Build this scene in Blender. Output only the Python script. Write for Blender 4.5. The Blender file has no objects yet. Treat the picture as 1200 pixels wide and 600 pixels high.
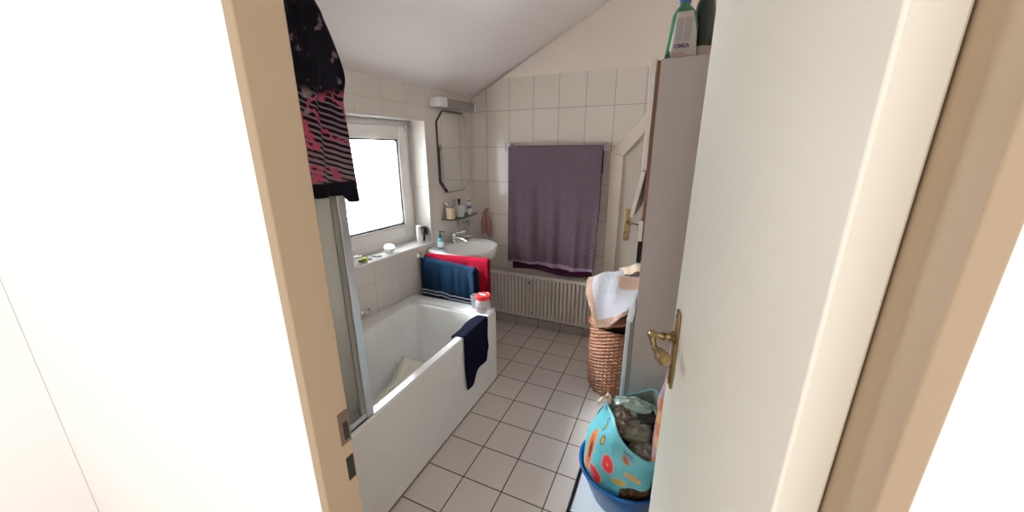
import bpy, bmesh, math, random
from mathutils import Vector, Matrix
PI = math.pi
random.seed(4)
S = bpy.context.scene
C = S.collection

# ------------------------------------------------------------------ camera
cam_d = bpy.data.cameras.new('camera')
cam_d.sensor_fit = 'HORIZONTAL'; cam_d.sensor_width = 36.0
cam_d.lens = 36.0 * 423.88 / 1200.0
cam_d.clip_start = 0.02
cam = bpy.data.objects.new('camera', cam_d); C.objects.link(cam)
yaw, pit, rol = -0.420476, 0.284412, -0.0036705
f = Vector((math.sin(yaw)*math.cos(pit), math.cos(yaw)*math.cos(pit), -math.sin(pit)))
r = Vector((math.cos(yaw), -math.sin(yaw), 0)); u = r.cross(f)
r2 = r*math.cos(rol) + u*math.sin(rol); u2 = -r*math.sin(rol) + u*math.cos(rol)
M = Matrix((r2, u2, -f)).transposed().to_4x4(); M.translation = Vector((0.97144, -0.94864, 1.49594))
cam.matrix_world = M
S.camera = cam

# ------------------------------------------------------------------ world, lights, exposure
W = bpy.data.worlds.new('world'); S.world = W; W.use_nodes = True
bg = W.node_tree.nodes['Background']
bg.inputs[0].default_value = (1.0, 0.93, 0.87, 1); bg.inputs[1].default_value = 1.12
S.view_settings.view_transform = 'Standard'; S.view_settings.look = 'None'
S.view_settings.gamma = 1.0; S.view_settings.use_curve_mapping = False
S.view_settings.exposure = 0.42
S.cycles.use_denoising = True
S.cycles.max_bounces = 8; S.cycles.diffuse_bounces = 5; S.cycles.transparent_max_bounces = 12
S.cycles.sample_clamp_indirect = 6.0
# left wall is very slightly out of square: s runs from the back corner to the door, d points into the room
WC = Vector((-.62, 1.786, 0)); WU = Vector((-.055, -1, 0)).normalized(); WN = Vector((-WU.y, WU.x, 0))
def L(s, d, z): return WC + WU*s + WN*d + Vector((0, 0, z))
def area(name, loc, target, sx, sy, power, col, spread=180):
    d = bpy.data.lights.new(name, 'AREA'); d.shape = 'RECTANGLE'; d.size = sx; d.size_y = sy
    d.energy = power; d.color = col; d.spread = math.radians(spread)
    o = bpy.data.objects.new(name, d); C.objects.link(o); o.location = loc
    o.rotation_euler = (Vector(target)-Vector(loc)).to_track_quat('-Z', 'Z').to_euler()
    return o
# daylight outside the bathroom window
area('sky_daylight', L(1.12, -.95, 2.42), L(.95, -.1, 1.3), 1.7, 1.1, 3600, (0.90, 0.97, 1.0))
area('ground_daylight', L(.98, -1.05, .15), L(.95, -.1, 1.3), 1.8, .8, 2050, (0.95, 0.98, 0.99))

# ------------------------------------------------------------------ materials
def mat(name, col, rough=.5, metal=0., spec=.5, bump=None, trans=0., alpha=1., coat=0., sheen=0.):
    m = bpy.data.materials.new(name); m.use_nodes = True
    nt = m.node_tree; b = nt.nodes['Principled BSDF']
    b.inputs['Base Color'].default_value = (*col, 1); b.inputs['Roughness'].default_value = rough
    b.inputs['Metallic'].default_value = metal; b.inputs['Specular IOR Level'].default_value = spec
    b.inputs['Transmission Weight'].default_value = trans; b.inputs['Alpha'].default_value = alpha
    b.inputs['Coat Weight'].default_value = coat; b.inputs['Sheen Weight'].default_value = sheen
    if bump:
        sc, st, dist = bump
        tc = nt.nodes.new('ShaderNodeTexCoord'); n = nt.nodes.new('ShaderNodeTexNoise'); n.inputs['Scale'].default_value = sc
        n.inputs['Detail'].default_value = 3
        bp = nt.nodes.new('ShaderNodeBump'); bp.inputs['Strength'].default_value = st; bp.inputs['Distance'].default_value = dist
        nt.links.new(tc.outputs['Object'], n.inputs['Vector']); nt.links.new(n.outputs[0], bp.inputs['Height'])
        nt.links.new(bp.outputs[0], b.inputs['Normal'])
    return m
class NT:
    """small helper for node maths"""
    def __init__(s, m): s.nt = m.node_tree; s.b = s.nt.nodes['Principled BSDF']
    def lk(s, a, b): s.nt.links.new(a, b)
    def val(s, sock, v):
        if hasattr(v, 'default_value') or hasattr(v, 'links'): s.lk(v, sock)
        else: sock.default_value = v
    def m(s, op, a, b=0., c=0.):
        n = s.nt.nodes.new('ShaderNodeMath'); n.operation = op
        for k, v in enumerate((a, b, c)): s.val(n.inputs[k], v)
        return n.outputs[0]
    def mix(s, fac, a, b):
        n = s.nt.nodes.new('ShaderNodeMix'); n.data_type = 'RGBA'
        s.val(n.inputs[0], fac)
        for k, v in ((6, a), (7, b)):
            if isinstance(v, tuple): n.inputs[k].default_value = (*v, 1)
            else: s.lk(v, n.inputs[k])
        return n.outputs[2]
    def xyz(s, kind='Object'):
        tc = s.nt.nodes.new('ShaderNodeTexCoord'); sp = s.nt.nodes.new('ShaderNodeSeparateXYZ')
        s.lk(tc.outputs[kind], sp.inputs[0]); s.co = tc.outputs[kind]
        return sp.outputs[0], sp.outputs[1], sp.outputs[2]
    def noise(s, scale, detail=2, vec=None, rough=.5):
        n = s.nt.nodes.new('ShaderNodeTexNoise'); n.inputs['Scale'].default_value = scale
        n.inputs['Detail'].default_value = detail; n.inputs['Roughness'].default_value = rough
        s.lk(vec or s.co, n.inputs['Vector']); return n.outputs[0]
    def step(s, v, a, b):
        n = s.nt.nodes.new('ShaderNodeMapRange'); n.interpolation_type = 'SMOOTHSTEP'
        s.val(n.inputs[0], v); n.inputs[1].default_value = a; n.inputs[2].default_value = b; return n.outputs[0]
    def bump(s, h, st, dist):
        n = s.nt.nodes.new('ShaderNodeBump'); n.inputs['Strength'].default_value = st; n.inputs['Distance'].default_value = dist
        s.lk(h, n.inputs['Height']); s.lk(n.outputs[0], s.b.inputs['Normal'])
    def combine(s, x, y, z=0.):
        n = s.nt.nodes.new('ShaderNodeCombineXYZ')
        for k, v in enumerate((x, y, z)): s.val(n.inputs[k], v)
        return n.outputs[0]

def tile_mat(name, axes, pitch, off, base, grout, gw, rough=.2, vary=.03, zmax=None, plain=None):
    m = mat(name, base, rough); n = NT(m); P = n.xyz('Object')
    masks = []; cells = []
    for k in range(2):
        t = n.m('DIVIDE', n.m('SUBTRACT', P[axes[k]], off[k]), pitch[k])
        fr = n.m('FRACT', t); e = n.m('MULTIPLY', n.m('MINIMUM', fr, n.m('SUBTRACT', 1., fr)), pitch[k])
        masks.append(n.step(e, gw*.5*.6, gw*.5*1.5)); cells.append(n.m('FLOOR', t))
    tile = n.m('MULTIPLY', masks[0], masks[1])
    wn = n.nt.nodes.new('ShaderNodeTexWhiteNoise'); wn.noise_dimensions = '2D'; n.lk(n.combine(cells[0], cells[1]), wn.inputs['Vector'])
    cl = n.noise(6, 4)
    vv = n.m('ADD', n.m('MULTIPLY', wn.outputs[0], .6), n.m('MULTIPLY', cl, .6))
    tc = n.mix(n.m('MINIMUM', vv, 1.), tuple(c*(1-vary) for c in base), tuple(min(1, c*(1+vary)) for c in base))
    col = n.mix(tile, grout, tc)
    rg = n.m('ADD', rough, n.m('MULTIPLY', n.m('SUBTRACT', 1., tile), .5))
    if zmax is not None:
        up = n.step(P[2], zmax-.002, zmax+.002); col = n.mix(up, col, plain)
        rg = n.m('MAXIMUM', rg, n.m('MULTIPLY', up, .85)); tile = n.m('MAXIMUM', tile, up)
    n.lk(col, n.b.inputs['Base Color']); n.lk(rg, n.b.inputs['Roughness'])
    n.bump(n.m('ADD', tile, n.m('MULTIPLY', n.noise(9, 1), .15)), .35, .002)
    return m
TILE = (.68, .61, .54); GRW = (.34, .29, .25); PAINT = (.76, .675, .60)
M_back = tile_mat('back_wall_tiles', (0, 2), (.199, .272), (-.469, .704), TILE, GRW, .004, .16, zmax=2.022, plain=PAINT)
M_left = tile_mat('left_wall_tiles', (0, 2), (.199, .272), (.145, .700), (.66, .62, .57), (.48, .43, .38), .003, .16)
M_panel = tile_mat('bath_panel_tiles', (1, 2), (.25, .20), (-.04, .10), (.66, .63, .59), (.54, .51, .47), .003, .2, .01)
M_floor = tile_mat('floor_tiles', (0, 1), (.2, .2), (0, 0), (.64, .58, .53), (.045, .028, .02), .005, .17, .045)
M_base = tile_mat('skirting_tiles', (0, 2), (.2, .3), (0, 0), (.42, .37, .33), (.12, .08, .06), .004, .3)
M_paint = mat('wall_paint', PAINT, .85, bump=(60, .15, .003))
M_ceil = mat('ceiling_paint', (.82, .77, .745), .9, bump=(40, .12, .004))
M_hall = mat('hall_white_paint', (.93, .93, .93), .8)
M_pvc = mat('window_plastic', (.74, .72, .69), .3)
M_sill = mat('sill_white', (.88, .88, .87), .2)
M_black = mat('black_rubber_and_gap_shade', (.006, .006, .007), .55, spec=.25)
M_enam = mat('white_enamel', (.78, .78, .765), .09, coat=.4)
M_cer = mat('basin_ceramic', (.83, .81, .79), .08, coat=.4)
M_chrome = mat('chrome', (.72, .72, .72), .12, 1.)
M_alu = mat('brushed_aluminium', (.62, .62, .62), .33, .85)
M_brass = mat('aged_brass', (.33, .235, .11), .26, 1., bump=(120, .1, .001))
M_jamb = mat('jamb_cream_paint', (.42, .315, .21), .5, bump=(9, .2, .01))
M_door = mat('door_cream_paint', (.88, .86, .77), .38, bump=(14, .08, .004))
M_bdoor = mat('inner_door_paint', (.52, .45, .38), .45)
M_bframe = mat('door_frame_paint', (.74, .66, .56), .4)
M_cab = mat('shaded_cabinet_board', (.42, .375, .345), .3)  # white cabinet board greyed, its shade put into the colour
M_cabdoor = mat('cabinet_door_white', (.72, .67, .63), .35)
M_cabwood = mat('cabinet_core_brown', (.20, .09, .045), .6)
M_rad = mat('radiator_enamel', (.66, .60, .54), .28)
M_cream = mat('cream_plastic', (.74, .71, .61), .3)

def glass(name, col=(1, 1, 1), rough=.0, tr=.75):
    m = bpy.data.materials.new(name); m.use_nodes = True; nt = m.node_tree
    for n in list(nt.nodes): nt.nodes.remove(n)
    o = nt.nodes.new('ShaderNodeOutputMaterial'); t = nt.nodes.new('ShaderNodeBsdfTransparent')
    g = nt.nodes.new('ShaderNodeBsdfGlossy'); g.inputs['Roughness'].default_value = max(rough, .03)
    d = nt.nodes.new('ShaderNodeBsdfTranslucent'); d.inputs[0].default_value = (*col, 1)
    t.inputs[0].default_value = (*col, 1)
    fr = nt.nodes.new('ShaderNodeFresnel'); fr.inputs[0].default_value = 1.45
    m1 = nt.nodes.new('ShaderNodeMixShader'); m1.inputs[0].default_value = 1-tr
    m2 = nt.nodes.new('ShaderNodeMixShader')
    nt.links.new(t.outputs[0], m1.inputs[1]); nt.links.new(d.outputs[0], m1.inputs[2])
    nt.links.new(fr.outputs[0], m2.inputs[0]); nt.links.new(m1.outputs[0], m2.inputs[1]); nt.links.new(g.outputs[0], m2.inputs[2])
    nt.links.new(m2.outputs[0], o.inputs[0])
    return m, m1, d, t
M_pane, mx, dd, tt = glass('frosted_window_glass', (.97, .98, 1), .2, .55)
nt = M_pane.node_tree
tc = nt.nodes.new('ShaderNodeTexCoord'); mp = nt.nodes.new('ShaderNodeMapping'); mp.inputs['Scale'].default_value = (150, 150, 22)
nz = nt.nodes.new('ShaderNodeTexNoise'); nz.inputs['Scale'].default_value = 1.0; nz.inputs['Detail'].default_value = 3
rp = nt.nodes.new('ShaderNodeMapRange'); rp.inputs[1].default_value = .45; rp.inputs[2].default_value = .65; rp.inputs[3].default_value = .38; rp.inputs[4].default_value = .93
nt.links.new(tc.outputs['Object'], mp.inputs[0]); nt.links.new(mp.outputs[0], nz.inputs['Vector']); nt.links.new(nz.outputs[0], rp.inputs[0]); nt.links.new(rp.outputs[0], mx.inputs[0])
def milky(nm, col, tr, k):
    m_, mx_, d_, t_ = glass(nm, col, .1, tr); q = m_.node_tree; df = q.nodes.new('ShaderNodeBsdfDiffuse'); df.inputs[0].default_value = (.9, .9, .9, 1)
    ms = q.nodes.new('ShaderNodeMixShader'); ms.inputs[0].default_value = k; q.links.new(d_.outputs[0], ms.inputs[1]); q.links.new(df.outputs[0], ms.inputs[2]); q.links.new(ms.outputs[0], mx_.inputs[2]); return m_
M_clear = milky('clear_plastic', (.97, .97, .98), .55, .7)
M_shelfglass = glass('shelf_glass', (.62, .72, .67), .05, .85)[0]
M_screen, mxs, dds, tts = glass('frosted_screen_plastic', (.92, .90, .84), .25, .10)
_nt = M_screen.node_tree; _df = _nt.nodes.new('ShaderNodeBsdfDiffuse'); _df.inputs[0].default_value = (.80, .77, .70, 1); _ms = _nt.nodes.new('ShaderNodeMixShader'); _ms.inputs[0].default_value = .5
_tc = _nt.nodes.new('ShaderNodeTexCoord'); _nz = _nt.nodes.new('ShaderNodeTexNoise'); _nz.inputs['Scale'].default_value = 260; _bp = _nt.nodes.new('ShaderNodeBump'); _bp.inputs['Strength'].default_value = .9; _bp.inputs['Distance'].default_value = .004
_nt.links.new(_tc.outputs['Object'], _nz.inputs['Vector']); _nt.links.new(_nz.outputs[0], _bp.inputs['Height']); _nt.links.new(_bp.outputs[0], _df.inputs['Normal'])
_nt.links.new(dds.outputs[0], _ms.inputs[1]); _nt.links.new(_df.outputs[0], _ms.inputs[2]); _nt.links.new(_ms.outputs[0], mxs.inputs[2])
M_mirror = mat('mirror_silver', (.80, .81, .79), .02, 1.)

def fabric(name, col, var=.25, scale=90, st=.5, sheen=.3):
    m = mat(name, col, .95, sheen=sheen*.3, spec=.05); n = NT(m); n.xyz('Object')
    a = n.noise(scale, 3); b = n.noise(7, 3)
    fac = n.m('MINIMUM', n.m('ADD', n.m('MULTIPLY', a, .6), n.m('MULTIPLY', b, .5)), 1.)
    n.lk(n.mix(fac, tuple(c*(1-var) for c in col), tuple(min(1, c*(1+var)) for c in col)), n.b.inputs['Base Color'])
    n.bump(a, st, .004); return m

# ------------------------------------------------------------------ mesh helpers
class MB:
    def __init__(s): s.bm = bmesh.new(); s.uv = None
    def box(s, lo, hi, mtx=None):
        lo = Vector(lo); hi = Vector(hi)
        v = [s.bm.verts.new((x, y, z)) for z in (lo.z, hi.z) for y in (lo.y, hi.y) for x in (lo.x, hi.x)]
        for q in ((0, 2, 3, 1), (4, 5, 7, 6), (0, 1, 5, 4), (2, 6, 7, 3), (0, 4, 6, 2), (1, 3, 7, 5)): s.bm.faces.new([v[k] for k in q])
        if mtx:
            for w in v: w.co = mtx @ w.co
        return s
    def lbox(s, s0, s1, d0, d1, z0, z1):      # box on the left wall frame
        v = [s.bm.verts.new(L(a, b, c)) for c in (z0, z1) for b in (d0, d1) for a in (s0, s1)]
        for q in ((0, 2, 3, 1), (4, 5, 7, 6), (0, 1, 5, 4), (2, 6, 7, 3), (0, 4, 6, 2), (1, 3, 7, 5)): s.bm.faces.new([v[k] for k in q])
        return s
    def prism(s, pts, ax, h):                 # polygon (3-D points) extruded by vector ax*h
        a = [s.bm.verts.new(p) for p in pts]; d = Vector(ax)*h
        b = [s.bm.verts.new(Vector(p)+d) for p in pts]; n = len(pts)
        s.bm.faces.new(a); s.bm.faces.new(b[::-1])
        for k in range(n): s.bm.faces.new((a[k], b[k], b[(k+1) % n], a[(k+1) % n]))
        return s
    def loft(s, loops, closed=True, cap0=True, cap1=True):
        R = [[s.bm.verts.new(p) for p in lp] for lp in loops]
        n = len(R[0])
        for a, b in zip(R, R[1:]):
            for k in range(n if closed else n-1): s.bm.faces.new((a[k], a[(k+1) % n], b[(k+1) % n], b[k]))
        if closed and cap0: s.bm.faces.new(R[0][::-1])
        if closed and cap1: s.bm.faces.new(R[-1])
        return s
    def lathe(s, prof, c=(0, 0, 0), ax=(0, 0, 1), n=28, sx=1., sy=1.):
        c = Vector(c); q = Vector((0, 0, 1)).rotation_difference(Vector(ax).normalized())
        return s.loft([[c + q @ Vector((r*sx*math.cos(2*PI*k/n), r*sy*math.sin(2*PI*k/n), z)) for k in range(n)] for r, z in prof])
    def tube(s, pts, r, n=10):
        pts = [Vector(p) for p in pts]; rr = r if isinstance(r, (list, tuple)) else [r]*len(pts)
        loops = []; up = None
        for i, p in enumerate(pts):
            t = (pts[min(i+1, len(pts)-1)]-pts[max(i-1, 0)]).normalized()
            if up is None:
                up = t.orthogonal().normalized()
            up = (up - t*up.dot(t)).normalized(); w = t.cross(up)
            loops.append([p + (up*math.cos(2*PI*k/n)+w*math.sin(2*PI*k/n))*rr[i] for k in range(n)])
        return s.loft(loops)
    def surf(s, fn, nu, nv, uv=False, closed_u=False):
        V = [[s.bm.verts.new(fn(i/nu, j/nv)) for j in range(nv+1)] for i in range(nu+1)]
        ly = s.bm.loops.layers.uv.verify() if uv else None
        for i in range(nu):
            for j in range(nv):
                fc = s.bm.faces.new((V[i][j], V[i+1][j], V[i+1][j+1], V[i][j+1]))
                if uv:
                    for l, (a, b) in zip(fc.loops, ((i, j), (i+1, j), (i+1, j+1), (i, j+1))): l[ly].uv = (a/nu, b/nv)
        return s
    def build(s, name, m, parent=None, smooth=True, bevel=0., solid=0., sub=0, seg=2, angle=35, off=0.):
        bmesh.ops.recalc_face_normals(s.bm, faces=s.bm.faces[:]) if not solid else None
        me = bpy.data.meshes.new(name); s.bm.to_mesh(me); s.bm.free()
        me.materials.append(m)
        if smooth:
            for p in me.polygons: p.use_smooth = True
            try: me.set_sharp_from_angle(angle=math.radians(angle))
            except Exception: pass
        o = bpy.data.objects.new(name, me); C.objects.link(o)
        if sub:
            q = o.modifiers.new('sub', 'SUBSURF'); q.levels = sub; q.render_levels = sub
        if solid:
            q = o.modifiers.new('solid', 'SOLIDIFY'); q.thickness = solid; q.offset = off
        if bevel:
            q = o.modifiers.new('bevel', 'BEVEL'); q.width = bevel; q.segments = seg; q.limit_method = 'ANGLE'; q.angle_limit = math.radians(30)
        if parent: attach(o, parent)
        return o
def attach(o, parent):
    o.parent = parent
    w = Vector((0, 0, 0)); p = parent
    while p is not None: w += p.location; p = p.parent
    o.location = o.location - w
def thing(name, label, cat, loc=(0, 0, 0), group=None):
    o = bpy.data.objects.new(name, None); o.empty_display_size = .05; C.objects.link(o); o.location = Vector(loc)
    return tag(o, label, cat, group)
def tag(o, label, cat, group=None):
    o['label'] = label; o['category'] = cat
    if group: o['group'] = group
    return o
def struct(o): o['kind'] = 'structure'; return o
def text_mesh(name, txt, size, mtx, m, parent, bold=0.):
    cu = bpy.data.curves.new(name, 'FONT'); cu.body = txt; cu.size = size; cu.align_x = 'CENTER'; cu.align_y = 'CENTER'; cu.offset = bold; cu.extrude = .0004
    t = bpy.data.objects.new(name+'_tmp', cu); C.objects.link(t)
    bpy.context.view_layer.update()
    me = bpy.data.meshes.new_from_object(t.evaluated_get(bpy.context.evaluated_depsgraph_get()))
    bpy.data.objects.remove(t); me.transform(mtx); me.materials.clear(); me.materials.append(m)
    o = bpy.data.objects.new(name, me); C.objects.link(o); attach(o, parent); return o
def lerp(a, b, t): return a + (b-a)*t
def sstep(a, b, x):
    t = max(0, min(1, (x-a)/(b-a))); return t*t*(3-2*t)
def catmull(P, t):
    n = len(P)-1; x = min(max(t, 0), 1)*n; k = min(int(x), n-1); f_ = x-k
    p0, p1, p2, p3 = P[max(k-1, 0)], P[k], P[k+1], P[min(k+2, n)]
    return .5*((2*p1)+(p2-p0)*f_+(2*p0-5*p1+4*p2-p3)*f_*f_+(3*p1-p0-3*p2+p3)*f_**3)
def cgrid(rows, u_, v_):
    return catmull([catmull([Vector(p) for p in rw], u_) for rw in rows], v_)

# ================================================================== STRUCTURE
YB = 1.786; YF = -.57; XR = 1.27; WT = .055
struct(MB().box((-2.9, -2.1, -.06), (XR+1.2, YB+.1, 0)).build('floor', M_floor, smooth=False))
def ceil_z(d): return 1.905 + .488*d
# back wall (follows the sloping ceiling)
def back_pts(y): return [(-.75, y, 0), (XR+.1, y, 0), (XR+.1, y, 2.90), (-.62, y, 1.88), (-.75, y, 1.84)]
struct(MB().prism(back_pts(YB), (0, 1, 0), .12).build('wall_back', M_back, smooth=False))
# left wall with the window opening: own frame so that the tile pattern runs along it
def frameL(o):
    m = Matrix(((WU.x, WN.x, 0, WC.x), (WU.y, WN.y, 0, WC.y), (0, 0, 1, 0), (0, 0, 0, 1))); o.matrix_world = m; return o
WS0, WS1, WZ0, WZ1, WD = .575, 1.33, .845, 1.692, .24
b = MB()
b.box((-.05, -WD, 0), (WS0, 0, 2.0)); b.box((WS1, -WD, 0), (2.355, 0, 2.0))
b.box((WS0, -WD, 0), (WS1, 0, WZ0-.012)); b.box((WS0, -WD, WZ1), (WS1, 0, 2.0))
struct(frameL(b.build('wall_left', M_left, smooth=False)))
struct(MB().box((XR, YF-.0, 0), (XR+.1, YB, 2.85)).build('wall_right', M_paint, smooth=False))
# sloping ceiling
cl = [L(-.15, -.12, ceil_z(-.12)), L(2.6, -.12, ceil_z(-.12)), L(2.6, 2.25, ceil_z(2.25)), L(-.15, 2.25, ceil_z(2.25))]
cl[2].z = ceil_z(2.25); b = MB().prism(cl, (0, 0, 1), .1)
struct(b.build('ceiling', M_ceil, smooth=False))
# front wall with the doorway the photo is taken through
DX0, DX1, DZ = .462, 1.1455, 2.03
b = MB(); y0, y1 = YF-WT, YF
b.box((-2.9, y0, 0), (DX0-.02, y1, 2.9)); b.box((DX1+.02, y0, 0), (XR+1.2, y1, 2.9)); b.box((DX0-.02, y0, DZ+.02), (DX1+.02, y1, 2.9))
struct(b.build('wall_front', M_hall, smooth=False))
struct(MB().box((-1.0, -2.1, 0), (-.94, y0-.001, 2.9)).build('wall_hall', M_hall, smooth=False))
# door lining (latch side is the one in view) with latch plate and bolt hole
jb = MB(); jb.box((DX0-.02, y0-.004, 0), (DX0, y1+.012, DZ)); jb.box((DX0-.055, y1, 0), (DX0-.02, y1+.012, DZ+.03)); jb.box((DX1, y0-.004, 0), (DX1+.02, y1+.05, DZ)); jb.box((DX0-.02, y0-.004, DZ), (DX1+.02, y1+.012, DZ+.02))
jamb = struct(jb.build('trim_1', M_jamb, bevel=.0025))
def holeplate(z0, z1):
    m_ = MB().box((DX0-.001, y1-.012, z0), (DX0+.0022, y1+.009, z1)).build('strike_plate', M_strike, jamb, bevel=.0008)
    return m_
M_strike = mat('worn_strike_plate', (.17, .12, .08), .5, .4)
M_dark = mat('dark_recess', (.015, .012, .01), .8)
holeplate(.972, 1.040); MB().box((DX0+.0005, y1-.005, .980), (DX0+.003, y1+.005, 1.018)).build('latch_slot', M_dark, jamb, smooth=False)
MB().box((DX0-.001, y1-.008, .888), (DX0+.0015, y1+.007, .940)).build('bolt_slot', M_dark, jamb, smooth=False)
# skirting under the radiator
struct(MB().box((-.55, YB-.012, 0), (.62, YB, .07)).build('baseboard_back', M_base, smooth=False))

# ---------------------------------------------------------------- window
def lwall_frame(s0, s1, z0, z1, w, d0, d1):
    b = MB(); b.lbox(s0, s0+w, d0, d1, z0, z1); b.lbox(s1-w, s1, d0, d1, z0, z1)
    b.lbox(s0+w, s1-w, d0, d1, z0, z0+w); b.lbox(s0+w, s1-w, d0, d1, z1-w, z1); return b
win = struct(lwall_frame(WS0+.0005, WS1-.0005, WZ0+.0005, WZ1-.0005, .050, -.21, -.150).build('window_1', M_pvc, bevel=.004))
lwall_frame(WS0+.040, WS1-.040, .893, 1.655, .085, -.195, -.132).build('sash', M_pvc, win, bevel=.006, seg=3)
lwall_frame(WS0+.122, WS1-.122, .984, 1.574, .013, -.158, -.138).build('glazing_gasket', M_black, win, smooth=False)
lwall_frame(WS0+.115, WS1-.115, .978, 1.580, .008, -.140, -.1295).build('glazing_bead', M_pvc, win, bevel=.002)
pane = MB().lbox(WS0+.12, WS1-.12, -.166, -.162, .983, 1.575).build('window_pane', M_pane, win, smooth=False)
MB().lbox(WS0+.0005, WS1-.0005, -.239, .012, WZ0-.0118, WZ0).build('window_sill', M_sill, win, bevel=.003)
MB().lbox(WS0+.12, WS1-.12, -.190, -.134, .975, .986).build('lower_sash_rail', M_pvc, win, smooth=False)
# small hinge caps of the sash
for z in (.915, 1.64):
    MB().lathe([(.007, 0), (.007, .035), (.004, .038)], L(WS0+.045, -.125, z-.02)).build('hinge', M_pvc, win)

# ---------------------------------------------------------------- door in the back wall (clipped corner)
yb = YB
fo = [(.529, 0), (.529, 1.476), (.968, 2.01), (1.27, 2.01), (1.27, 0)]
fi = [(.614, 0), (.614, 1.453), (1.0, 1.925), (1.2, 1.925), (1.2, 0)]
d1 = struct(MB().prism([(x, yb-.012, z) for x, z in fi], (0, 1, 0), .02).build('door_1', M_bdoor, smooth=False))
b = MB()
for k in range(4):
    q = [fo[k], fo[k+1], fi[k+1], fi[k]]
    b.prism([(x, yb-.03, z) for x, z in q], (0, 1, 0), .029)
b.build('door_frame', M_bframe, d1, bevel=.003)
MB().box((.660, yb-.019, .855), (.693, yb-.012, 1.085)).build('handle_plate', M_brass, d1, bevel=.002)
b = MB(); b.lathe([(.011, 0), (.011, .008), (.008, .012), (.008, .045)], (.677, yb-.019, .985), (0, -1, 0), 14)
b.tube([(.677, yb-.062, .985), (.695, yb-.068, .987), (.725, yb-.066, .993), (.760, yb-.062, .985), (.785, yb-.060, .978)], [.008, .008, .006, .0065, .008], 10)
b.build('door_handle', M_brass, d1)
MB().lathe([(.006, 0), (.006, .002)], (.677, yb-.0195, .915), (0, -1, 0), 14).build('keyhole', M_dark, d1)

# ---------------------------------------------------------------- open door on the right, seen edge-on
E0 = Vector((1.0095, .08, 0)); H0 = Vector((1.1045, -.567, 0)); DD = (H0-E0).normalized(); DN = Vector((DD.y, -DD.x, 0))
if DN.x > 0: DN = -DN
def D(t, n_, z): return E0 + DD*t + DN*n_ + Vector((0, 0, z))
dl = (H0-E0).length
d2 = struct(MB().prism([D(0, 0, .008), D(dl, 0, .008), D(dl, -.04, .008), D(0, -.04, .008)], (0, 0, 1), 1.99).build('door_2', M_door, bevel=.003))
b = MB(); pts = [D(.052, .0005, .875), D(.094, .0005, .875), D(.094, .0005, 1.095), D(.052, .0005, 1.095)]
pl = b.prism(pts, DN, .007).build('handle_plate', M_brass, d2, bevel=.003)
b = MB(); pts = [D(.060, .007, .888), D(.086, .007, .888), D(.086, .007, 1.082), D(.060, .007, 1.082)]
b.prism(pts, DN, .003).build('plate_relief', M_brass, pl, bevel=.002)
b = MB(); c0 = D(.073, .008, 1.02)
b.lathe([(.0155, 0), (.0165, .004), (.012, .010), (.0095, .016), (.0095, .022), (.012, .027), (.0085, .033), (.0085, .046), (.012, .052), (.012, .062), (.006, .066)], c0, DN, 20)
hn = D(.073, .060, 1.02)
path = [hn+DN*.002, hn+DD*.010+Vector((0, 0, -.014)), hn+DD*.026-DN*.004+Vector((0, 0, -.026)), hn+DD*.052-DN*.010+Vector((0, 0, -.018)), hn+DD*.074-DN*.015+Vector((0, 0, -.018)), hn+DD*.094-DN*.019+Vector((0, 0, -.015)), hn+DD*.104-DN*.020+Vector((0, 0, -.014))]
b.tube(path, [.010, .0085, .0085, .012, .0175, .017, .008], 14)
b.build('door_handle', M_brass, d2)
MB().lathe([(.0035, 0), (.0035, .001)], D(.073, .0101, .930), DN, 12).build('keyhole', M_dark, d2)
for z in (.883, 1.087): MB().lathe([(.004, 0), (.003, .002)], D(.073, .0075, z), DN, 12).build('screw', M_brass, d2)
for z in (.25, 1.75): MB().lathe([(.008, 0), (.008, .07)], D(dl+.001, .009, z)).build('hinge', M_brass, d2)

# ================================================================== BATHTUB
RZ = .505
def rr(x0, x1, y0, y1, rad, z, n=10, wob=None):
    P = []
    for cx, cy, a0 in ((x1-rad, y1-rad, 0), (x0+rad, y1-rad, 90), (x0+rad, y0+rad, 180), (x1-rad, y0+rad, 270)):
        for k in range(n+1):
            a = math.radians(a0+90*k/n); P.append(Vector((cx+rad*math.cos(a), cy+rad*math.sin(a), z)))
    return P
tub = thing('bathtub', 'white built-in bathtub with tiled side panel below the window', 'bathtub', (-.3, .2, 0))
def wx(y): return WC.x + WU.x/WU.y*(y-WC.y)
def outer(z, g=.004):
    P = rr(0, 1, 0, 1, .02, z); Q = []
    for p in P:
        y = -.565 + p.y*(1.545-.004); Q.append(Vector((lerp(wx(y)+g, -.001, p.x), y, z)))
    return Q
ins = [(-.575, -.046, -.50, .848, .07, RZ), (-.570, -.050, -.495, .843, .07, RZ-.006), (-.565, -.055, -.49, .835, .08, RZ-.03),
       (-.54, -.075, -.44, .79, .10, .36), (-.515, -.10, -.39, .735, .12, .22), (-.48, -.13, -.34, .68, .12, .145), (-.43, -.18, -.28, .60, .12, .118)]
lp = [outer(.43), outer(RZ-.008), outer(RZ, .006)] + [rr(*a[:5], a[5]) for a in ins]
b = MB(); b.loft(lp, cap0=False)
b.build('tub_shell', M_enam, tub, angle=60)
MB().box((-.040, -.555, RZ+.0005), (-.002, .975, RZ+.006)).build('edge_strip', M_enam, tub, bevel=.002)
b = MB(); b.prism([(-.60, .852, RZ+.0005), (-.05, .852, RZ+.0005), (-.05, .873, RZ+.0005), (-.60, .873, RZ+.0005)], (0, 0, 1), .004)
b.build('ledge_strip', M_enam, tub, bevel=.0015)
b = MB(); b.box((-.05, -.565, 0), (0, .962, RZ-.009)); b.box((-.655, .915, 0), (-.05, .962, RZ-.009))
b.build('side_panel', M_panel, tub, smooth=False)
MB().box((0, -.565, 0), (.003, .962, .010)).build('joint', mat('dark_grout_joint', (.22, .18, .15), .8), tub, smooth=False)
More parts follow.
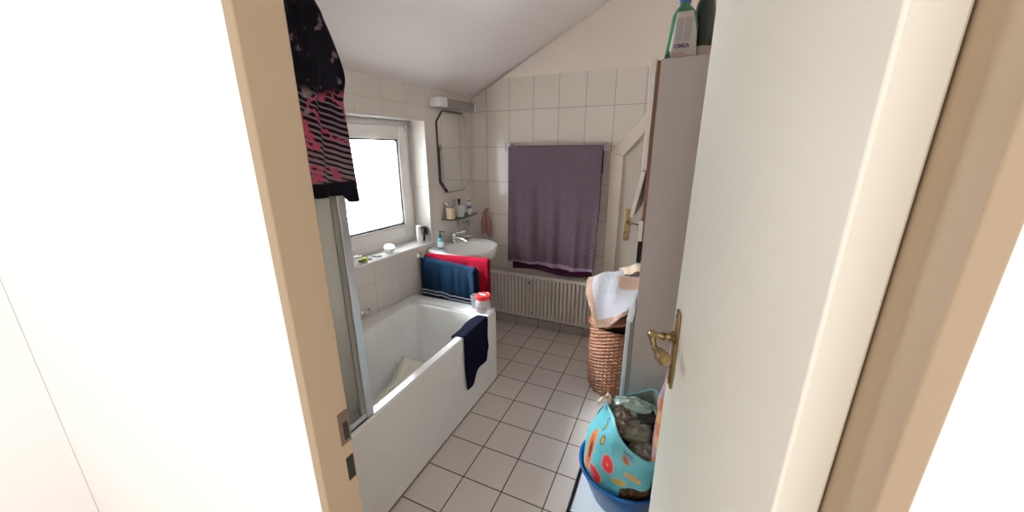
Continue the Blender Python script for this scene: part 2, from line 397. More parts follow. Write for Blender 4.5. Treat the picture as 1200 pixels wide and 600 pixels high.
MB().lathe([(.03, 0), (.032, .003), (.02, .006), (.0, .006)], (-.31, -.2, .118), (0, 0, 1)).build('drain', M_chrome, tub)

# moulded bath seat lying in the tub
seat = thing('bath_seat', 'cream moulded plastic seat lying inside the white bathtub', 'bath seat', (-.35, .4, .14))
SO = [Vector(q) for q in [(-.345, .17, 0), (-.385, .27, 0), (-.405, .36, 0), (-.425, .44, 0), (-.475, .51, 0), (-.525, .585, 0), (-.548, .635, 0)]]
def seat_pt(u_, v_):
    l = catmull(SO, v_); r_ = Vector((lerp(-.16, -.20, v_), lerp(.14, .685, v_), 0)); p = l.lerp(r_, u_)
    z = .190 + .014*sstep(.35, .95, v_)
    e = u_*.36
    z += .020*math.exp(-((e-.012)/.009)**2) + .014*math.exp(-((e-.048)/.009)**2) - .012*sstep(.0, .05, .05-e) - .012*sstep(.05, .12, e) + .012*sstep(.9, .97, v_)
    return Vector((p.x, p.y, z))
MB().surf(seat_pt, 70, 60).build('seat_shell', M_cream, seat, solid=.006)
MB().box((-.36, .28, .128), (-.25, .34, .180)).build('foot_block', M_cream, seat, bevel=.006)
MB().box((-.40, .53, .135), (-.28, .57, .19)).build('foot_block', M_cream, seat, bevel=.006)

# ================================================================== SHOWER SCREEN
sc_ = thing('shower_screen', 'frosted folding shower screen with aluminium frame on the tub edge', 'shower screen', (-.02, -.3, RZ+.006))
z0, z1 = RZ+.0065, 1.90
b = MB(); b.box((-.030, -.122, z0), (-.006, -.088, z1)); b.build('end_post', M_alu, sc_, bevel=.003)
b = MB(); b.box((-.028, -.56, z0), (-.008, -.122, z0+.026)); b.build('frame_rail', M_alu, sc_, bevel=.003)
MB().box((-.028, -.56, z1-.03), (-.008, -.122, z1)).build('frame_rail', M_alu, sc_, bevel=.003)
MB().box((-.031, -.56, z0-.0005), (-.0055, -.09, z0+.0035)).build('bottom_seal', M_black, sc_, smooth=False)
b = MB(); n_ = 60
def scr(u_, v_): 
    return Vector((-.018+.0002*math.sin(u_*170), lerp(-.50, -.124, u_), lerp(z0+.02, z1-.02, v_)))
MB().surf(scr, 60, 2).build('screen_panel', M_screen, sc_, solid=.003)
M_dalu = mat('dark_seal_profile', (.25, .24, .215), .55)  # darker grey for the strip beside the end post
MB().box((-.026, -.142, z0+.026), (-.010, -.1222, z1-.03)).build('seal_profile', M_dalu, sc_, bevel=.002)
MB().box((-.030, -.56, z0), (-.006, -.52, z1)).build('wall_post', M_alu, sc_, bevel=.003)

# garment hanging on the screen
m = mat('printed_jersey', (.1, .1, .1), .9, spec=.1); n = NT(m); X, Y, Z = n.xyz('Object')
pale = (.20, .135, .15); blk = (.006, .005, .009); pink = (.36, .06, .10)
w = n.noise(3.2, 2); zz = n.m('ADD', Z, n.m('ADD', n.m('MULTIPLY', Y, .35), n.m('MULTIPLY', w, .03)))
st = n.m('SINE', n.m('MULTIPLY', zz, 2*PI/.017)); stripe = n.step(n.m('SUBTRACT', st, n.m('MULTIPLY', n.m('SUBTRACT', Z, 1.50), 5.)), -.25, .15)
c1 = n.mix(stripe, blk, pale)
vor = n.noise(8.5, 3, rough=.6); band = n.m('ABSOLUTE', n.m('SUBTRACT', vor, .5)); pk = n.m('SUBTRACT', 1., n.step(band, .014, .034))
pk = n.m('MULTIPLY', pk, n.m('SUBTRACT', 1., n.step(Z, 1.72, 1.75)))
c2 = n.mix(pk, c1, pink)
bl = n.step(n.noise(14, 2), .58, .64); bl = n.m('MULTIPLY', bl, n.m('MULTIPLY', n.step(Z, 1.56, 1.60), n.m('SUBTRACT', 1., n.step(Z, 1.70, 1.74))))
c3 = n.mix(bl, c2, (.24, .17, .17))
top = n.step(n.m('ADD', Z, n.m('MULTIPLY', w, .10)), 1.70, 1.735)
spk = n.step(n.noise(26, 2), .62, .70); c4 = n.mix(top, c3, n.mix(spk, blk, (.13, .09, .10)))
hem = n.m('SUBTRACT', 1., n.step(n.m('ADD', Z, n.m('MULTIPLY', w, .02)), 1.412, 1.42)); c5 = n.mix(hem, c4, blk)
n.lk(c5, n.b.inputs['Base Color']); M_garm = m
gar = thing('hanging_shirt', 'black and pink striped floral shirt hanging over the shower screen', 'shirt', (.03, -.2, 1.9))
edge = [Vector((0, -.122, 1.905)), Vector((0, -.114, 1.86)), Vector((0, -.092, 1.81)), Vector((0, -.070, 1.745)), Vector((0, -.066, 1.70)), Vector((0, -.086, 1.63)), Vector((0, -.083, 1.53)), Vector((0, -.080, 1.43)), Vector((0, -.076, 1.35)), Vector((0, -.074, 1.338))]
def garm(u_, v_):
    e = catmull(edge, v_); y = lerp(-.46, e.y, u_); zb = e.z
    hemz = .030*sstep(.93, .86, u_)*sstep(.75, 1., v_)
    x = .026+.010*math.sin(u_*19+v_*2)*sstep(0, .4, v_) + .006*math.sin(u_*41+v_*5)
    if v_ < .10: x = lerp(.0, x, v_/.10)
    return Vector((x, y, zb+hemz))
MB().surf(garm, 60, 50).build('front_panel', M_garm, gar, solid=.003)
def garb(u_, v_): 
    z = lerp(1.908, 1.50, v_); y = lerp(-.46, -.125, u_)
    return Vector((lerp(.0, -.043, sstep(0, .12, v_))-.004*math.sin(u_*25)*v_, y, z))
MB().surf(garb, 30, 30).build('back_panel', M_garm, gar, solid=.003)

# ================================================================== WASH BASIN CORNER
bas = thing('wash_basin', 'white ceramic wash basin with rounded front on the tiled wall', 'wash basin', (-.45, 1.3, .55))
bc = Vector((-.635, 1.335, 0)); 
def bas_loop(sc, z, dx=0., px=.455, n=48, inner=False):
    P = []
    for k in range(n):
        a = 2*PI*k/n; ca, sa = math.cos(a), math.sin(a)
        ex = 2/2.3; x = math.copysign(abs(ca)**ex, ca); y = math.copysign(abs(sa)**ex, sa)
        X_ = .210 + .225*x*sc; 
        if not inner: X_ = max(X_, .0)
        P.append(Vector((bc.x+.004+dx+X_, bc.y + .262*y*sc*(1-.18*max(0, x)), z)))
    return P
def bas_out(sc, z, back=-.01):
    P = []
    for p in bas_loop(sc, z): 
        P.append(p)
    for p in P:
        rel = (p.x-bc.x-.004)
        if rel < .12: p.x = lerp(p.x, wx(p.y)+.003, sstep(.12, .02, rel))
    return P
def bas_in(sx, sy, z, cx=.245):
    n = 48; return [Vector((bc.x+cx+sx*math.cos(2*PI*k/n), bc.y+sy*math.sin(2*PI*k/n), z)) for k in range(n)]
lps = [bas_out(.35, .60), bas_out(.55, .635), bas_out(.80, .70), bas_out(.94, .755), bas_out(.985, .79), bas_out(1., .806), bas_out(.985, .815), bas_in(.188, .212, .809), bas_in(.178, .20, .795), bas_in(.155, .175, .745), bas_in(.11, .12, .70), bas_in(.04, .04, .685)]
MB().loft(lps).build('basin_bowl', M_cer, bas, angle=70)
MB().lathe([(.008, 0), (.008, .002)], (bc.x+.08, 1.29, .765), (1, 0, .5), 12).build('overflow_hole', M_dark, bas)
MB().lathe([(.022, 0), (.024, .002), (0, .004)], (bc.x+.245, bc.y, .686)).build('drain', M_chrome, bas)
MB().tube([(bc.x+.2, bc.y, .61), (bc.x+.2, bc.y, .50), (bc.x+.17, bc.y, .47), (bc.x+.02, bc.y, .47)], .016).build('trap_pipe', M_chrome, bas)
# tap
tp = thing('basin_tap', 'chrome mixer tap at the back of the wash basin', 'tap', (-.575, 1.37, .81))
b = MB(); b.lathe([(.026, 0), (.026, .008), (.021, .012), (.021, .05), (.016, .056), (0, .058)], (-.565, 1.37, .8125), n=20)
b.tube([(-.565, 1.37, .845), (-.53, 1.37, .86), (-.47, 1.36, .858), (-.43, 1.355, .842)], [.015, .014, .012, .011], 12); b.build('tap_body', M_chrome, tp)
b = MB(); b.lathe([(.019, 0), (.022, .006), (.022, .022), (.014, .03), (0, .031)], (-.565, 1.37, .869), n=20); b.tube([(-.565, 1.37, .892), (-.54, 1.405, .897), (-.505, 1.455, .897)], [.009, .007, .008], 10); b.build('tap_lever', M_chrome, tp)
b = MB(); b.lathe([(.018, 0), (.018, .02), (.012, .03), (0, .031)], (-.585, 1.46, .8125), n=16); b.tube([(-.585, 1.46, .835), (-.55, 1.50, .845), (-.50, 1.555, .842)], [.008, .006, .009], 10); b.build('side_valve', M_chrome, tp)
# soap dispenser
so = thing('soap_dispenser', 'blue pump soap dispenser with pale label on the basin rim', 'soap dispenser', (-.585, 1.20, .812))
c = (-.563, 1.195, .8155)
MB().lathe([(.021, 0), (.024, .004), (.024, .012), (.0235, .06), (.020, .075), (.011, .084), (.011, .088)], c, n=20, sx=1, sy=.8).build('bottle', mat('blue_green_soap', (.09, .30, .36), .15), so)
MB().lathe([(.0248, .015), (.0246, .055)], c, n=20, sx=1, sy=.82).build('label_band', mat('pale_label', (.55, .68, .70), .4), so)
b = MB(); b.lathe([(.012, .085), (.012, .099), (.005, .101), (.005, .122), (.010, .124), (.010, .130), (0, .131)], c, n=16); b.tube([(c[0], c[1], c[2]+.127), (c[0]+.018, c[1]+.018, c[2]+.127), (c[0]+.027, c[1]+.027, c[2]+.119)], .004, 8)
b.build('pump', mat('dark_teal_plastic', (.015, .10, .12), .35), so)

for o_ in (bas, tp, so): o_.location.z -= .015
# chrome robe hook plate and knob under the shelf
hk = thing('soap_magnet_holder', 'small chrome plate and knob holder on the wall under the glass shelf', 'soap holder', L(.28, 0, .92))
MB().lbox(.235, .268, .0005, .014, .895, .962).build('wall_plate', M_chrome, hk, bevel=.003)
b = MB(); b.lathe([(.010, 0), (.010, .035), (.019, .038), (.021, .046), (.016, .055), (0, .058)], L(.165, .0, .912), WN, 18); b.build('knob', M_chrome, hk)

# glass shelf and what stands on it
sh = thing('glass_shelf', 'small clear glass shelf under the octagonal mirror', 'shelf', L(.28, 0, .985))
P = [L(.085, .006, .985), L(.455, .006, .985), L(.455, .075, .985)] + [L(.455-.03*(1-math.cos(a)), .075+.045*math.sin(a), .985) for a in (.5, 1., 1.5)] + [L(.12, .12, .985), L(.085, .085, .985)]
MB().prism(P, (0, 0, 1), .006).build('shelf_plate', M_shelfglass, sh, smooth=False)
b = MB(); b.prism([p + (Vector((0, 0, -.0005))) for p in [L(.455, .07, .985), L(.455, .0735, .985), L(.42, .1215, .985), L(.12, .1215, .985), L(.12, .118, .985), L(.42, .118, .985)]], (0, 0, 1), .007)
b.build('glass_edge', mat('green_glass_edge', (.10, .16, .13), .2), sh, smooth=False)
for s_ in (.13, .40): MB().lbox(s_-.008, s_+.008, 0, .03, .978, .997).build('bracket', M_chrome, sh, bevel=.002)
mug = thing('toothbrush_mug', 'beige ceramic mug holding toothbrushes on the glass shelf', 'mug', L(.405, .07, .992))
MB().lathe([(.030, 0), (.034, .003), (.040, .088), (.037, .088), (.031, .006), (0, .006)], L(.410, .065, .9915), n=28).build('mug_body', mat('beige_glaze', (.50, .38, .26), .35), mug)
def brush(label, s0, d0, s1, d1_, z1_, col, grp):
    t = thing('toothbrush', label, 'toothbrush', L(s0, d0, 1.0), grp)
    a = L(s0, d0, 1.0); c_ = L(s1, d1_, z1_); v = c_-a
    MB().tube([a, a+v*.6, a+v*.82, c_], [.004, .0045, .003, .0045], 8).build('handle', col, t)
    MB().tube([a+v*.86+WN*.006, c_+WN*.006], .006, 8).build('bristles', M_sill, t)
M_red = mat('red_plastic', (.55, .05, .07), .3); M_wht = mat('white_plastic', (.78, .77, .75), .3)
brush('red toothbrush leaning to the left out of the beige mug', .40, .065, .465, .05, 1.125, M_red, 'toothbrushes in the beige mug')
brush('pink toothbrush standing steeper in the beige mug beside the red one', .41, .072, .445, .055, 1.112, mat('pink_plastic', (.70, .25, .28), .3), 'toothbrushes in the beige mug')
cup = thing('tumbler', 'white translucent tumbler beside the beige mug on the glass shelf', 'tumbler', L(.29, .07, .992))
MB().lathe([(.029, 0), (.032, .003), (.040, .092), (.038, .092), (.030, .006), (0, .006)], L(.295, .07, .9915), n=28).build('tumbler_body', mat('milky_plastic', (.66, .66, .65), .25), cup)
rz = thing('shaving_brush', 'black handled brush standing in the white tumbler', 'brush', L(.28, .07, 1.0))
a = L(.30, .07, .999); c_ = L(.27, .045, 1.125)
MB().tube([a, lerp(a, c_, .75), lerp(a, c_, .82), c_], [.005, .006, .012, .014], 10).build('handle', mat('black_plastic', (.012, .012, .013), .3), rz)
r_ = thing('clear_razor', 'slim clear handled razor standing behind the black brush in the tumbler', 'razor', L(.31, .07, 1.0))
a = L(.305, .062, .999); c_ = L(.335, .04, 1.12)
b = MB(); b.tube([a, lerp(a, c_, .8), c_], [.004, .0045, .003], 8); b.lbox(.315, .352, .03, .045, 1.112, 1.124); b.build('handle', mat('grey_blue_plastic', (.38, .42, .44), .25), r_)
tb = thing('toothpaste_tube', 'white toothpaste tube standing on its cap on the glass shelf', 'tube', L(.16, .07, .992))
def tube_loop(z, w_, t_): 
    cc = L(.165, .07, z); return [cc + WU*(w_*math.cos(2*PI*k/20)) + WN*(t_*math.sin(2*PI*k/20)) for k in range(20)]
MB().loft([tube_loop(1.01, .016, .016), tube_loop(1.02, .019, .018), tube_loop(1.06, .021, .014), tube_loop(1.105, .025, .004), tube_loop(1.12, .026, .002)]).build('tube_body', M_wht, tb)
MB().loft([tube_loop(.9915, .015, .015), tube_loop(1.011, .014, .014)]).build('cap', M_wht, tb)
MB().loft([tube_loop(1.04, .0215, .0178), tube_loop(1.065, .0225, .0145)], cap0=False, cap1=False).build('label_stripe', mat('blue_print', (.12, .14, .40), .4), tb)
MB().loft([tube_loop(1.098, .0256, .0065), tube_loop(1.107, .0262, .0052)], cap0=False, cap1=False).build('label_line', mat('dark_green_print', (.05, .12, .09), .4), tb)

# mirror
mi = thing('octagonal_mirror', 'tall eight-sided mirror with cut corners over the glass shelf', 'mirror', L(.26, 0, 1.48))
def octo(g, d): 
    s0, s1, z0_, z1_ = .062+g, .450-g, 1.187+g, 1.772-g; c_ = .075
    return [L(s0+c_, d, z0_), L(s1-c_, d, z0_), L(s1, d, z0_+c_*1.1), L(s1, d, z1_-c_*1.1), L(s1-c_, d, z1_), L(s0+c_, d, z1_), L(s0, d, z1_-c_*1.1), L(s0, d, z0_+c_*1.1)]
MB().loft([octo(0, .006), octo(.0, .014), octo(.010, .0165)]).build('mirror_glass', M_mirror, mi, smooth=False)
MB().loft([octo(-.003, .001), octo(-.003, .012)]).build('dark_edge', mat('dark_mirror_edge', (.04, .035, .03), .5), mi, smooth=False)
# lamp over the mirror
la = thing('mirror_lamp', 'long white strip lamp with ribbed diffuser above the mirror', 'wall lamp', L(.26, 0, 1.81))
b = MB(); b.lbox(.425, .505, .0005, .098, 1.785, 1.848); b.lbox(.06, .425, .0005, .03, 1.787, 1.847); b.lbox(.055, .066, .0005, .092, 1.785, 1.848); b.build('lamp_body', M_wht, la, bevel=.006, seg=3)
m = mat('ribbed_diffuser', (.30, .28, .25), .35); n = NT(m); X, Y, Z = n.xyz('Object'); n.bump(n.m('SINE', n.m('MULTIPLY', Y, 1400.)), .5, .001)
b = MB(); b.lbox(.067, .424, .03, .090, 1.786, 1.847); b.build('diffuser', m, la, bevel=.008, seg=3)

# washcloth on its hook on the back wall
wk = thing('wall_hook', 'small chrome hook on the back wall tiles holding the pink cloth', 'hook', (-.48, YB, 1.01))
b = MB(); b.box((-.492, YB-.005, .992), (-.472, YB-.0005, 1.022)); b.tube([(-.482, YB-.004, 1.012), (-.482, YB-.022, 1.006), (-.482, YB-.028, 1.020)], .0035, 8); b.build('hook_body', M_chrome, wk, bevel=.001)
def wc(u_, v_):
    w_ = lerp(.018, .050, sstep(0, .55, v_)) ; x = -.480+(u_-.5)*2*w_ + .006*v_
    y = YB-.030 - .008*math.sin(u_*13)*sstep(0, .4, v_)
    return Vector((x, y, lerp(1.014, .79+.018*math.sin(u_*5), v_)))
tag(MB().surf(wc, 26, 20).build('washcloth', fabric('pink_terry', (.36, .19, .18), .2, sheen=.05), solid=.006), 'small dusty pink washcloth hanging beside the wash basin', 'washcloth')

# ================================================================== WINDOW SILL ITEMS
ZS = WZ0+.0005
def on_sill(s_, d_): return L(s_, d_, ZS)
t = thing('spray_can', 'slim white spray can at the right end of the window sill', 'spray can', on_sill(.665, -.035))
MB().lathe([(.018, 0), (.0195, .003), (.0195, .098), (.017, .105)], on_sill(.668, -.035), n=24).build('can_body', M_wht, t)
MB().lathe([(.0172, .104), (.0172, .128), (.014, .132), (0, .132)], on_sill(.668, -.035), n=24).build('cap', M_sill, t)
t = thing('hair_brush', 'black round hair brush leaning in the right corner of the window sill', 'hair brush', on_sill(.61, -.03))
a = on_sill(.625, -.03)+Vector((0, 0, .008)); c_ = L(.585, -.055, .955); 
MB().tube([a, lerp(a, c_, .5), lerp(a, c_, .6)], [.007, .008, .010], 10).build('handle', mat('black_handle', (.015, .013, .012), .35), t)
b = MB(); hd = lerp(a, c_, .72); b.lathe([(.004, -.034), (.020, -.028), (.026, 0), (.020, .028), (.004, .034)], hd, (c_-a), 18)
for k in range(160):
    th = random.uniform(0, 2*PI); zz_ = random.uniform(-.028, .028); q = Vector((0, 0, 1)).rotation_difference((c_-a).normalized())
    p0 = hd + q @ Vector((.018*math.cos(th), .018*math.sin(th), zz_)); p1 = hd + q @ Vector((.033*math.cos(th), .033*math.sin(th), zz_*1.1))
    b.tube([p0, p1], .0008, 4)
b.build('bristle_head', mat('dark_bristles', (.03, .018, .015), .8), t)
t = thing('cream_jar', 'round white cosmetic jar with grey lid lying tilted on the window sill', 'jar', on_sill(1.005, -.025))
ax = Vector((.30, -.25, .92)).normalized(); cj = on_sill(.965, -.035)+Vector((0, 0, .026))
MB().lathe([(.012, -.016), (.027, -.012), (.034, .002), (.034, .012)], cj, ax, 28).build('jar_body', M_wht, t)
MB().lathe([(.036, .010), (.036, .020), (.033, .024), (0, .024)], cj, ax, 28).build('lid', mat('pearl_lid', (.72, .76, .74), .15), t)
b = MB(); b.lathe([(.022, .0243), (.022, .0248), (.0, .0248)], cj, ax, 24, sy=.35); b.build('lid_print', mat('dark_green_lid_print', (.07, .12, .10), .4), t)
def stick(label, s0, d0, s1, d1_, col, grp=None, r0=.004):
    o = MB().tube([on_sill(s0, d0)+Vector((0, 0, r0+.0005)), on_sill(lerp(s0, s1, .7), lerp(d0, d1_, .7))+Vector((0, 0, r0+.0005)), on_sill(s1, d1_)+Vector((0, 0, r0+.001))], [r0, r0, r0*.6], 8).build('makeup_pencil', col)
    return tag(o, label, 'pencil', grp)
M_blk = mat('black_lacquer', (.02, .015, .018), .25)
stick('dark makeup pencil lying nearest the flower on the window sill', 1.175, -.055, 1.125, -.020, M_blk, 'makeup pencils on the window sill')
stick('dark makeup pencil lying in the middle of the window sill', 1.085, -.060, 1.045, -.012, M_blk, 'makeup pencils on the window sill')
stick('short grey makeup pencil lying right beside the tilted white jar', 1.105, -.020, 1.065, -.005, mat('grey_lacquer', (.18, .18, .19), .3), 'makeup pencils on the window sill', .0035)
b = MB(); b.prism([on_sill(1.145, -.035), on_sill(1.075, -.045), on_sill(1.07, -.008), on_sill(1.14, -.002)], (0, 0, 1), .003)
tag(b.build('sample_sachet', mat('white_foil', (.70, .72, .73), .3, bump=(60, .6, .003)), bevel=.001), 'small white sachet lying flat between the makeup pencils on the sill', 'sachet')
fl = thing('artificial_flower', 'white and yellow-green artificial flower lying at the left of the sill', 'artificial flower', on_sill(1.20, -.02))
M_fw = mat('white_petal', (.82, .81, .78), .6); M_fy = mat('lime_petal', (.42, .46, .06), .6); M_fg = mat('dark_leaf', (.03, .09, .05), .6)
def petals(c_, n_, rad, mt, nm, tilt):
    b = MB()
    for k in range(n_):
        a = 2*PI*k/n_+.3
        def pf(u_, v_, a=a):
            rr_ = rad*u_; w_ = math.sin(PI*min(u_*.9+.08, 1))*rad*.42*(v_-.5)*2
            return c_ + Vector((math.cos(a)*rr_-math.sin(a)*w_, math.sin(a)*rr_+math.cos(a)*w_, .004+tilt*u_*rad))
        b.surf(pf, 6, 4)
    return b.build(nm, mt, fl, solid=.0012)
petals(on_sill(1.215, -.045)+Vector((0, 0, .026)), 6, .030, M_fw, 'white_petals', .5)
petals(on_sill(1.185, -.018)+Vector((0, 0, .010)), 5, .024, M_fy, 'green_petals', .7)
petals(on_sill(1.215, -.012)+Vector((0, 0, .003)), 5, .024, M_fg, 'leaves', .5)
MB().lathe([(.004, 0), (.018, .004), (.019, .016), (.008, .026), (0, .027)], on_sill(1.185, -.020), n=16).build('flower_core', M_fy, fl)

# chrome loop on the wall above the tub
tg = thing('grab_loop', 'small chrome ring handle on the tiled wall above the tub', 'handle', L(1.22, 0, .54))
b = MB(); cc = L(1.225, .004, .54); b.lathe([(.016, 0), (.016, .006), (.008, .012), (.008, .022)], L(1.262, .0005, .545), WN, 16)
b.tube([L(1.262, .02, .545)+WU*(-.020+.020*math.cos(a))*1 + Vector((0, 0, .022*math.sin(a))) for a in [k*2*PI/20 for k in range(21)]], .0045, 8); b.build('ring', M_chrome, tg)

# ================================================================== TOWEL RAIL BY THE BASIN
tr = thing('swivel_towel_rail', 'chrome two-armed towel rail beyond the end of the tub', 'towel rail', L(.74, 0, .77))
RP = L(.735, 0, .772)
MB().lathe([(.026, 0), (.028, .006), (.018, .014), (.013, .02), (.013, .05), (.017, .054), (.017, .062), (0, .064)], RP+WN*.0005, WN, 24).build('wall_mount', M_chrome, tr)
A0 = RP+WN*.05
A1 = Vector((-.140, 1.004, .752)); B1 = Vector((-.078, 1.042, .815))
MB().tube([A0+Vector((0, 0, -.004)), A1], .006, 10).build('rail_arm', M_chrome, tr)
MB().tube([A0+Vector((0, .030, .014)), B1], .006, 10).build('rail_arm', M_chrome, tr)
def drape(a, b_, zf, zb, gap, yo, fold=0., nseed=0, ripple=.006):
    a = Vector(a); b_ = Vector(b_); dr = (b_-a); nrm = Vector((dr.y, -dr.x, 0)).normalized()
    if nrm.y > 0: nrm = -nrm
    def fn(u_, v_):
        base = a.lerp(b_, u_); tot_f = base.z-zf; tot_b = base.z-zb; tot = tot_f+tot_b; q = v_*tot
        rd = .010
        if q < tot_f: z = zf+q; side = 1; k = (base.z-z)
        else: z = base.z-(q-tot_f); side = -1; k = base.z-z
        off_ = side*min(1, (k/.02)**.5)*gap
        rip = ripple*(math.sin(u_*11+nseed)+.6*math.sin(u_*23+nseed*2)+.45*math.sin(u_*47+nseed))*sstep(0, .15, k)
        p = base + nrm*(off_+rip*(1 if side > 0 else .5)+yo); p.z = z + .010
        return p
    return fn
# blue towel: dark border with two pale stripes near its hem
m = fabric('blue_terry', (.005, .019, .041), .35, 120, sheen=.05); n = NT(m); X, Y, Z = n.xyz('Object')
src = n.b.inputs['Base Color'].links[0].from_socket
def zband(a_, b_): return n.m('MULTIPLY', n.step(Z, a_-.002, a_), n.m('SUBTRACT', 1., n.step(Z, b_, b_+.002)))
c_ = n.mix(n.m('SUBTRACT', 1., n.step(Z, .537, .541)), src, (.012, .018, .035)); c_ = n.mix(zband(.528, .535), c_, (.55, .58, .62)); c_ = n.mix(zband(.503, .510), c_, (.5, .53, .57))
n.lk(c_, n.b.inputs['Base Color'])
bt = drape(A0+WN*-.015+Vector((0, 0, -.004)), A1+Vector((-.012, 0, 0)), .40, .47, .013, .0, nseed=1)
def bt2(u_, v_):
    p = bt(u_, v_); k = sstep(.80, 1., u_)*sstep(.60, .50, v_)   # the right edge falls inward in a loose fold
    p.x -= .010*k; p.y += -.012*k; return p
tag(MB().surf(bt2, 60, 60).build('blue_towel', m, solid=.006), 'denim blue bath towel with striped dark hem on the front rail arm', 'towel')
rt = drape(A0+Vector((.01, .032, .014)), B1+Vector((-.005, 0, .0)), .44, .50, .012, .0, nseed=4)
tag(MB().surf(rt, 60, 50).build('red_towel', fabric('crimson_terry', (.20, .003, .014), .25, 120, sheen=.05), solid=.005), 'crimson red towel hanging on the rear rail arm behind the blue towel', 'towel')

# ================================================================== RADIATOR
rad = thing('radiator', 'white ribbed panel radiator low on the back wall', 'radiator', (0, YB-.06, .1))
x0, x1, z0, z1, yf = -.47, .458, .125, .492, 1.700
N_ = 28; cols = []
def rp(u_, v_):
    x = lerp(x0+.004, x1-.004, u_); ph = (u_*N_) % 1.0
    rib = sstep(.12, .32, ph)*(1-sstep(.68, .88, ph)); ev = sstep(.02, .09, v_)*(1-sstep(.91, .98, v_))
    return Vector((x, yf + .032*sstep(.25, .40, ph)*(1-sstep(.62, .77, ph))*ev-.004, lerp(z0, z1, v_)))
MB().surf(rp, N_*12, 36).build('front_panel', M_rad, rad, solid=.0015)
b = MB(); b.box((x0, yf-.002, z0-.006), (x0+.006, YB-.025, z1+.004)); b.box((x1-.006, yf-.002, z0-.006), (x1, YB-.025, z1+.004)); b.box((x0+.006, yf+.001, z0-.004), (x1-.006, yf+.012, z0)); b.box((x0+.006, YB-.030, z0), (x1-.006, YB-.026, z1)); b.build('side_cover', M_rad, rad, bevel=.002)
b = MB()
b.box((x0, yf-.002, z1), (x1, yf+.008, z1+.012)); b.box((x0, YB-.033, z1), (x1, YB-.025, z1+.012))
for k in range(52):
    x = lerp(x0+.008, x1-.008, k/51); b.box((x-.003, yf+.008, z1+.003), (x+.003, YB-.033, z1+.009))
b.build('top_grille', M_rad, rad, smooth=False)
hm = MB().box((-.070, yf-.016, .395), (-.034, yf-.001, .462)).build('heat_meter', mat('meter_grey', (.56, .52, .47), .4), rad, bevel=.003)
MB().box((-.062, yf-.0175, .432), (-.044, yf-.0155, .445)).build('meter_display', M_black, hm, smooth=False)
MB().lathe([(.006, 0), (.006, .006)], (-.030, yf-.001, .165), (0, -1, 0), 12).build('vent_plug', M_black, rad)
for x in (-.3, .3): MB().box((x-.012, YB-.027, .2), (x+.012, YB-.0005, .44)).build('wall_bracket', M_rad, rad)

# ================================================================== TOWEL HEATER RAIL AND PATTERN TOWEL
pr_ = thing('wall_towel_rail', 'chrome square-ended towel rail high on the back wall', 'towel rail', (.13, YB, 1.52))
for x in (-.245, .504):
    MB().box((x-.020, YB-.088, 1.490), (x+.020, YB-.0005, 1.548)).build('end_bracket', M_chrome, pr_, bevel=.003)
MB().tube([(-.236, 1.712, 1.515), (.496, 1.712, 1.515)], .008, 12).build('rail_bar', M_chrome, pr_)
m = mat('diamond_weave', (.1, .05, .09), .92, sheen=.03, spec=.1); n = NT(m); X, Y, Z = n.xyz('Object')
pp = .0290
pu = n.m('ADD', X, Z); pv = n.m('SUBTRACT', X, Z)
def ss(v_, fn_): return n.m('ABSOLUTE', n.m(fn_, n.m('MULTIPLY', v_, PI/pp)))
lat = n.m('SUBTRACT', 1., n.step(n.m('MINIMUM', ss(pu, 'SINE'), ss(pv, 'SINE')), .10, .34))
dot = n.m('MULTIPLY', n.step(ss(pu, 'COSINE'), .80, .96), n.step(ss(pv, 'COSINE'), .80, .96))
fac = n.m('MULTIPLY', n.m('MAXIMUM', lat, n.m('MULTIPLY', n.m('MULTIPLY', n.step(ss(pu, 'SINE'), .86, .97), n.step(ss(pv, 'SINE'), .86, .97)), .8)), n.m('SUBTRACT', 1., n.m('MULTIPLY', dot, .95)))
hemf = n.m('SUBTRACT', 1., n.step(n.m('ADD', Z, n.m('MULTIPLY', X, .0)), .622, .625))
c1 = n.mix(fac, (.016, .0045, .011), (.35, .265, .31)); c1 = n.mix(hemf, c1, (.27, .19, .27))
bd = n.step(n.m('ABSOLUTE', n.m('SUBTRACT', X, .1245)), .356, .358); c1 = n.mix(bd, c1, (.05, .012, .035))
n.lk(c1, n.b.inputs['Base Color']); n.bump(n.noise(220, 2), .5, .003)
def ptow(u_, v_):
    x = lerp(-.238, .487, u_)
    zt = 1.525; zb_ = .598 + .010*math.sin(u_*6+1)
    if v_ < .84:
        q = v_/.84; z = lerp(zb_, zt, q); k = 1-q
        y = 1.700 - .004*sstep(0, .02, k) + (-.014*math.sin(u_*9+.5)-.012*math.sin(u_*24+2)-.005*math.sin(u_*51))*sstep(.15, .9, k)
        y -= .02*sstep(.4, 1., k)*sstep(.6, .95, u_)
        x -= .018*sstep(.35, 1, k)*u_**3; z -= 0
    else:
        q = (v_-.84)/.16; z = lerp(zt, 1.33, sstep(.15, 1, q)) if q > .15 else zt+.003*math.sin(q/.15*PI); y = lerp(1.700, 1.724, sstep(0, .18, q))
    return Vector((x, y, z))
tag(MB().surf(ptow, 110, 110).build('patterned_towel', m, solid=.004), 'large purple bath towel with small diamond weave hanging above the radiator', 'towel')
def utow(u_, v_):
    x = lerp(-.215, .455, u_); z = lerp(.538+.012*math.sin(u_*7), 1.20, v_)
    return Vector((x, 1.728-.005*math.sin(u_*12)*(1-v_) - .006*sstep(.3, 0, v_), z))
tag(MB().surf(utow, 50, 30).build('maroon_towel', fabric('maroon_terry', (.045, .008, .028), .3), solid=.006), 'dark maroon towel showing below the hem of the purple patterned towel', 'towel')

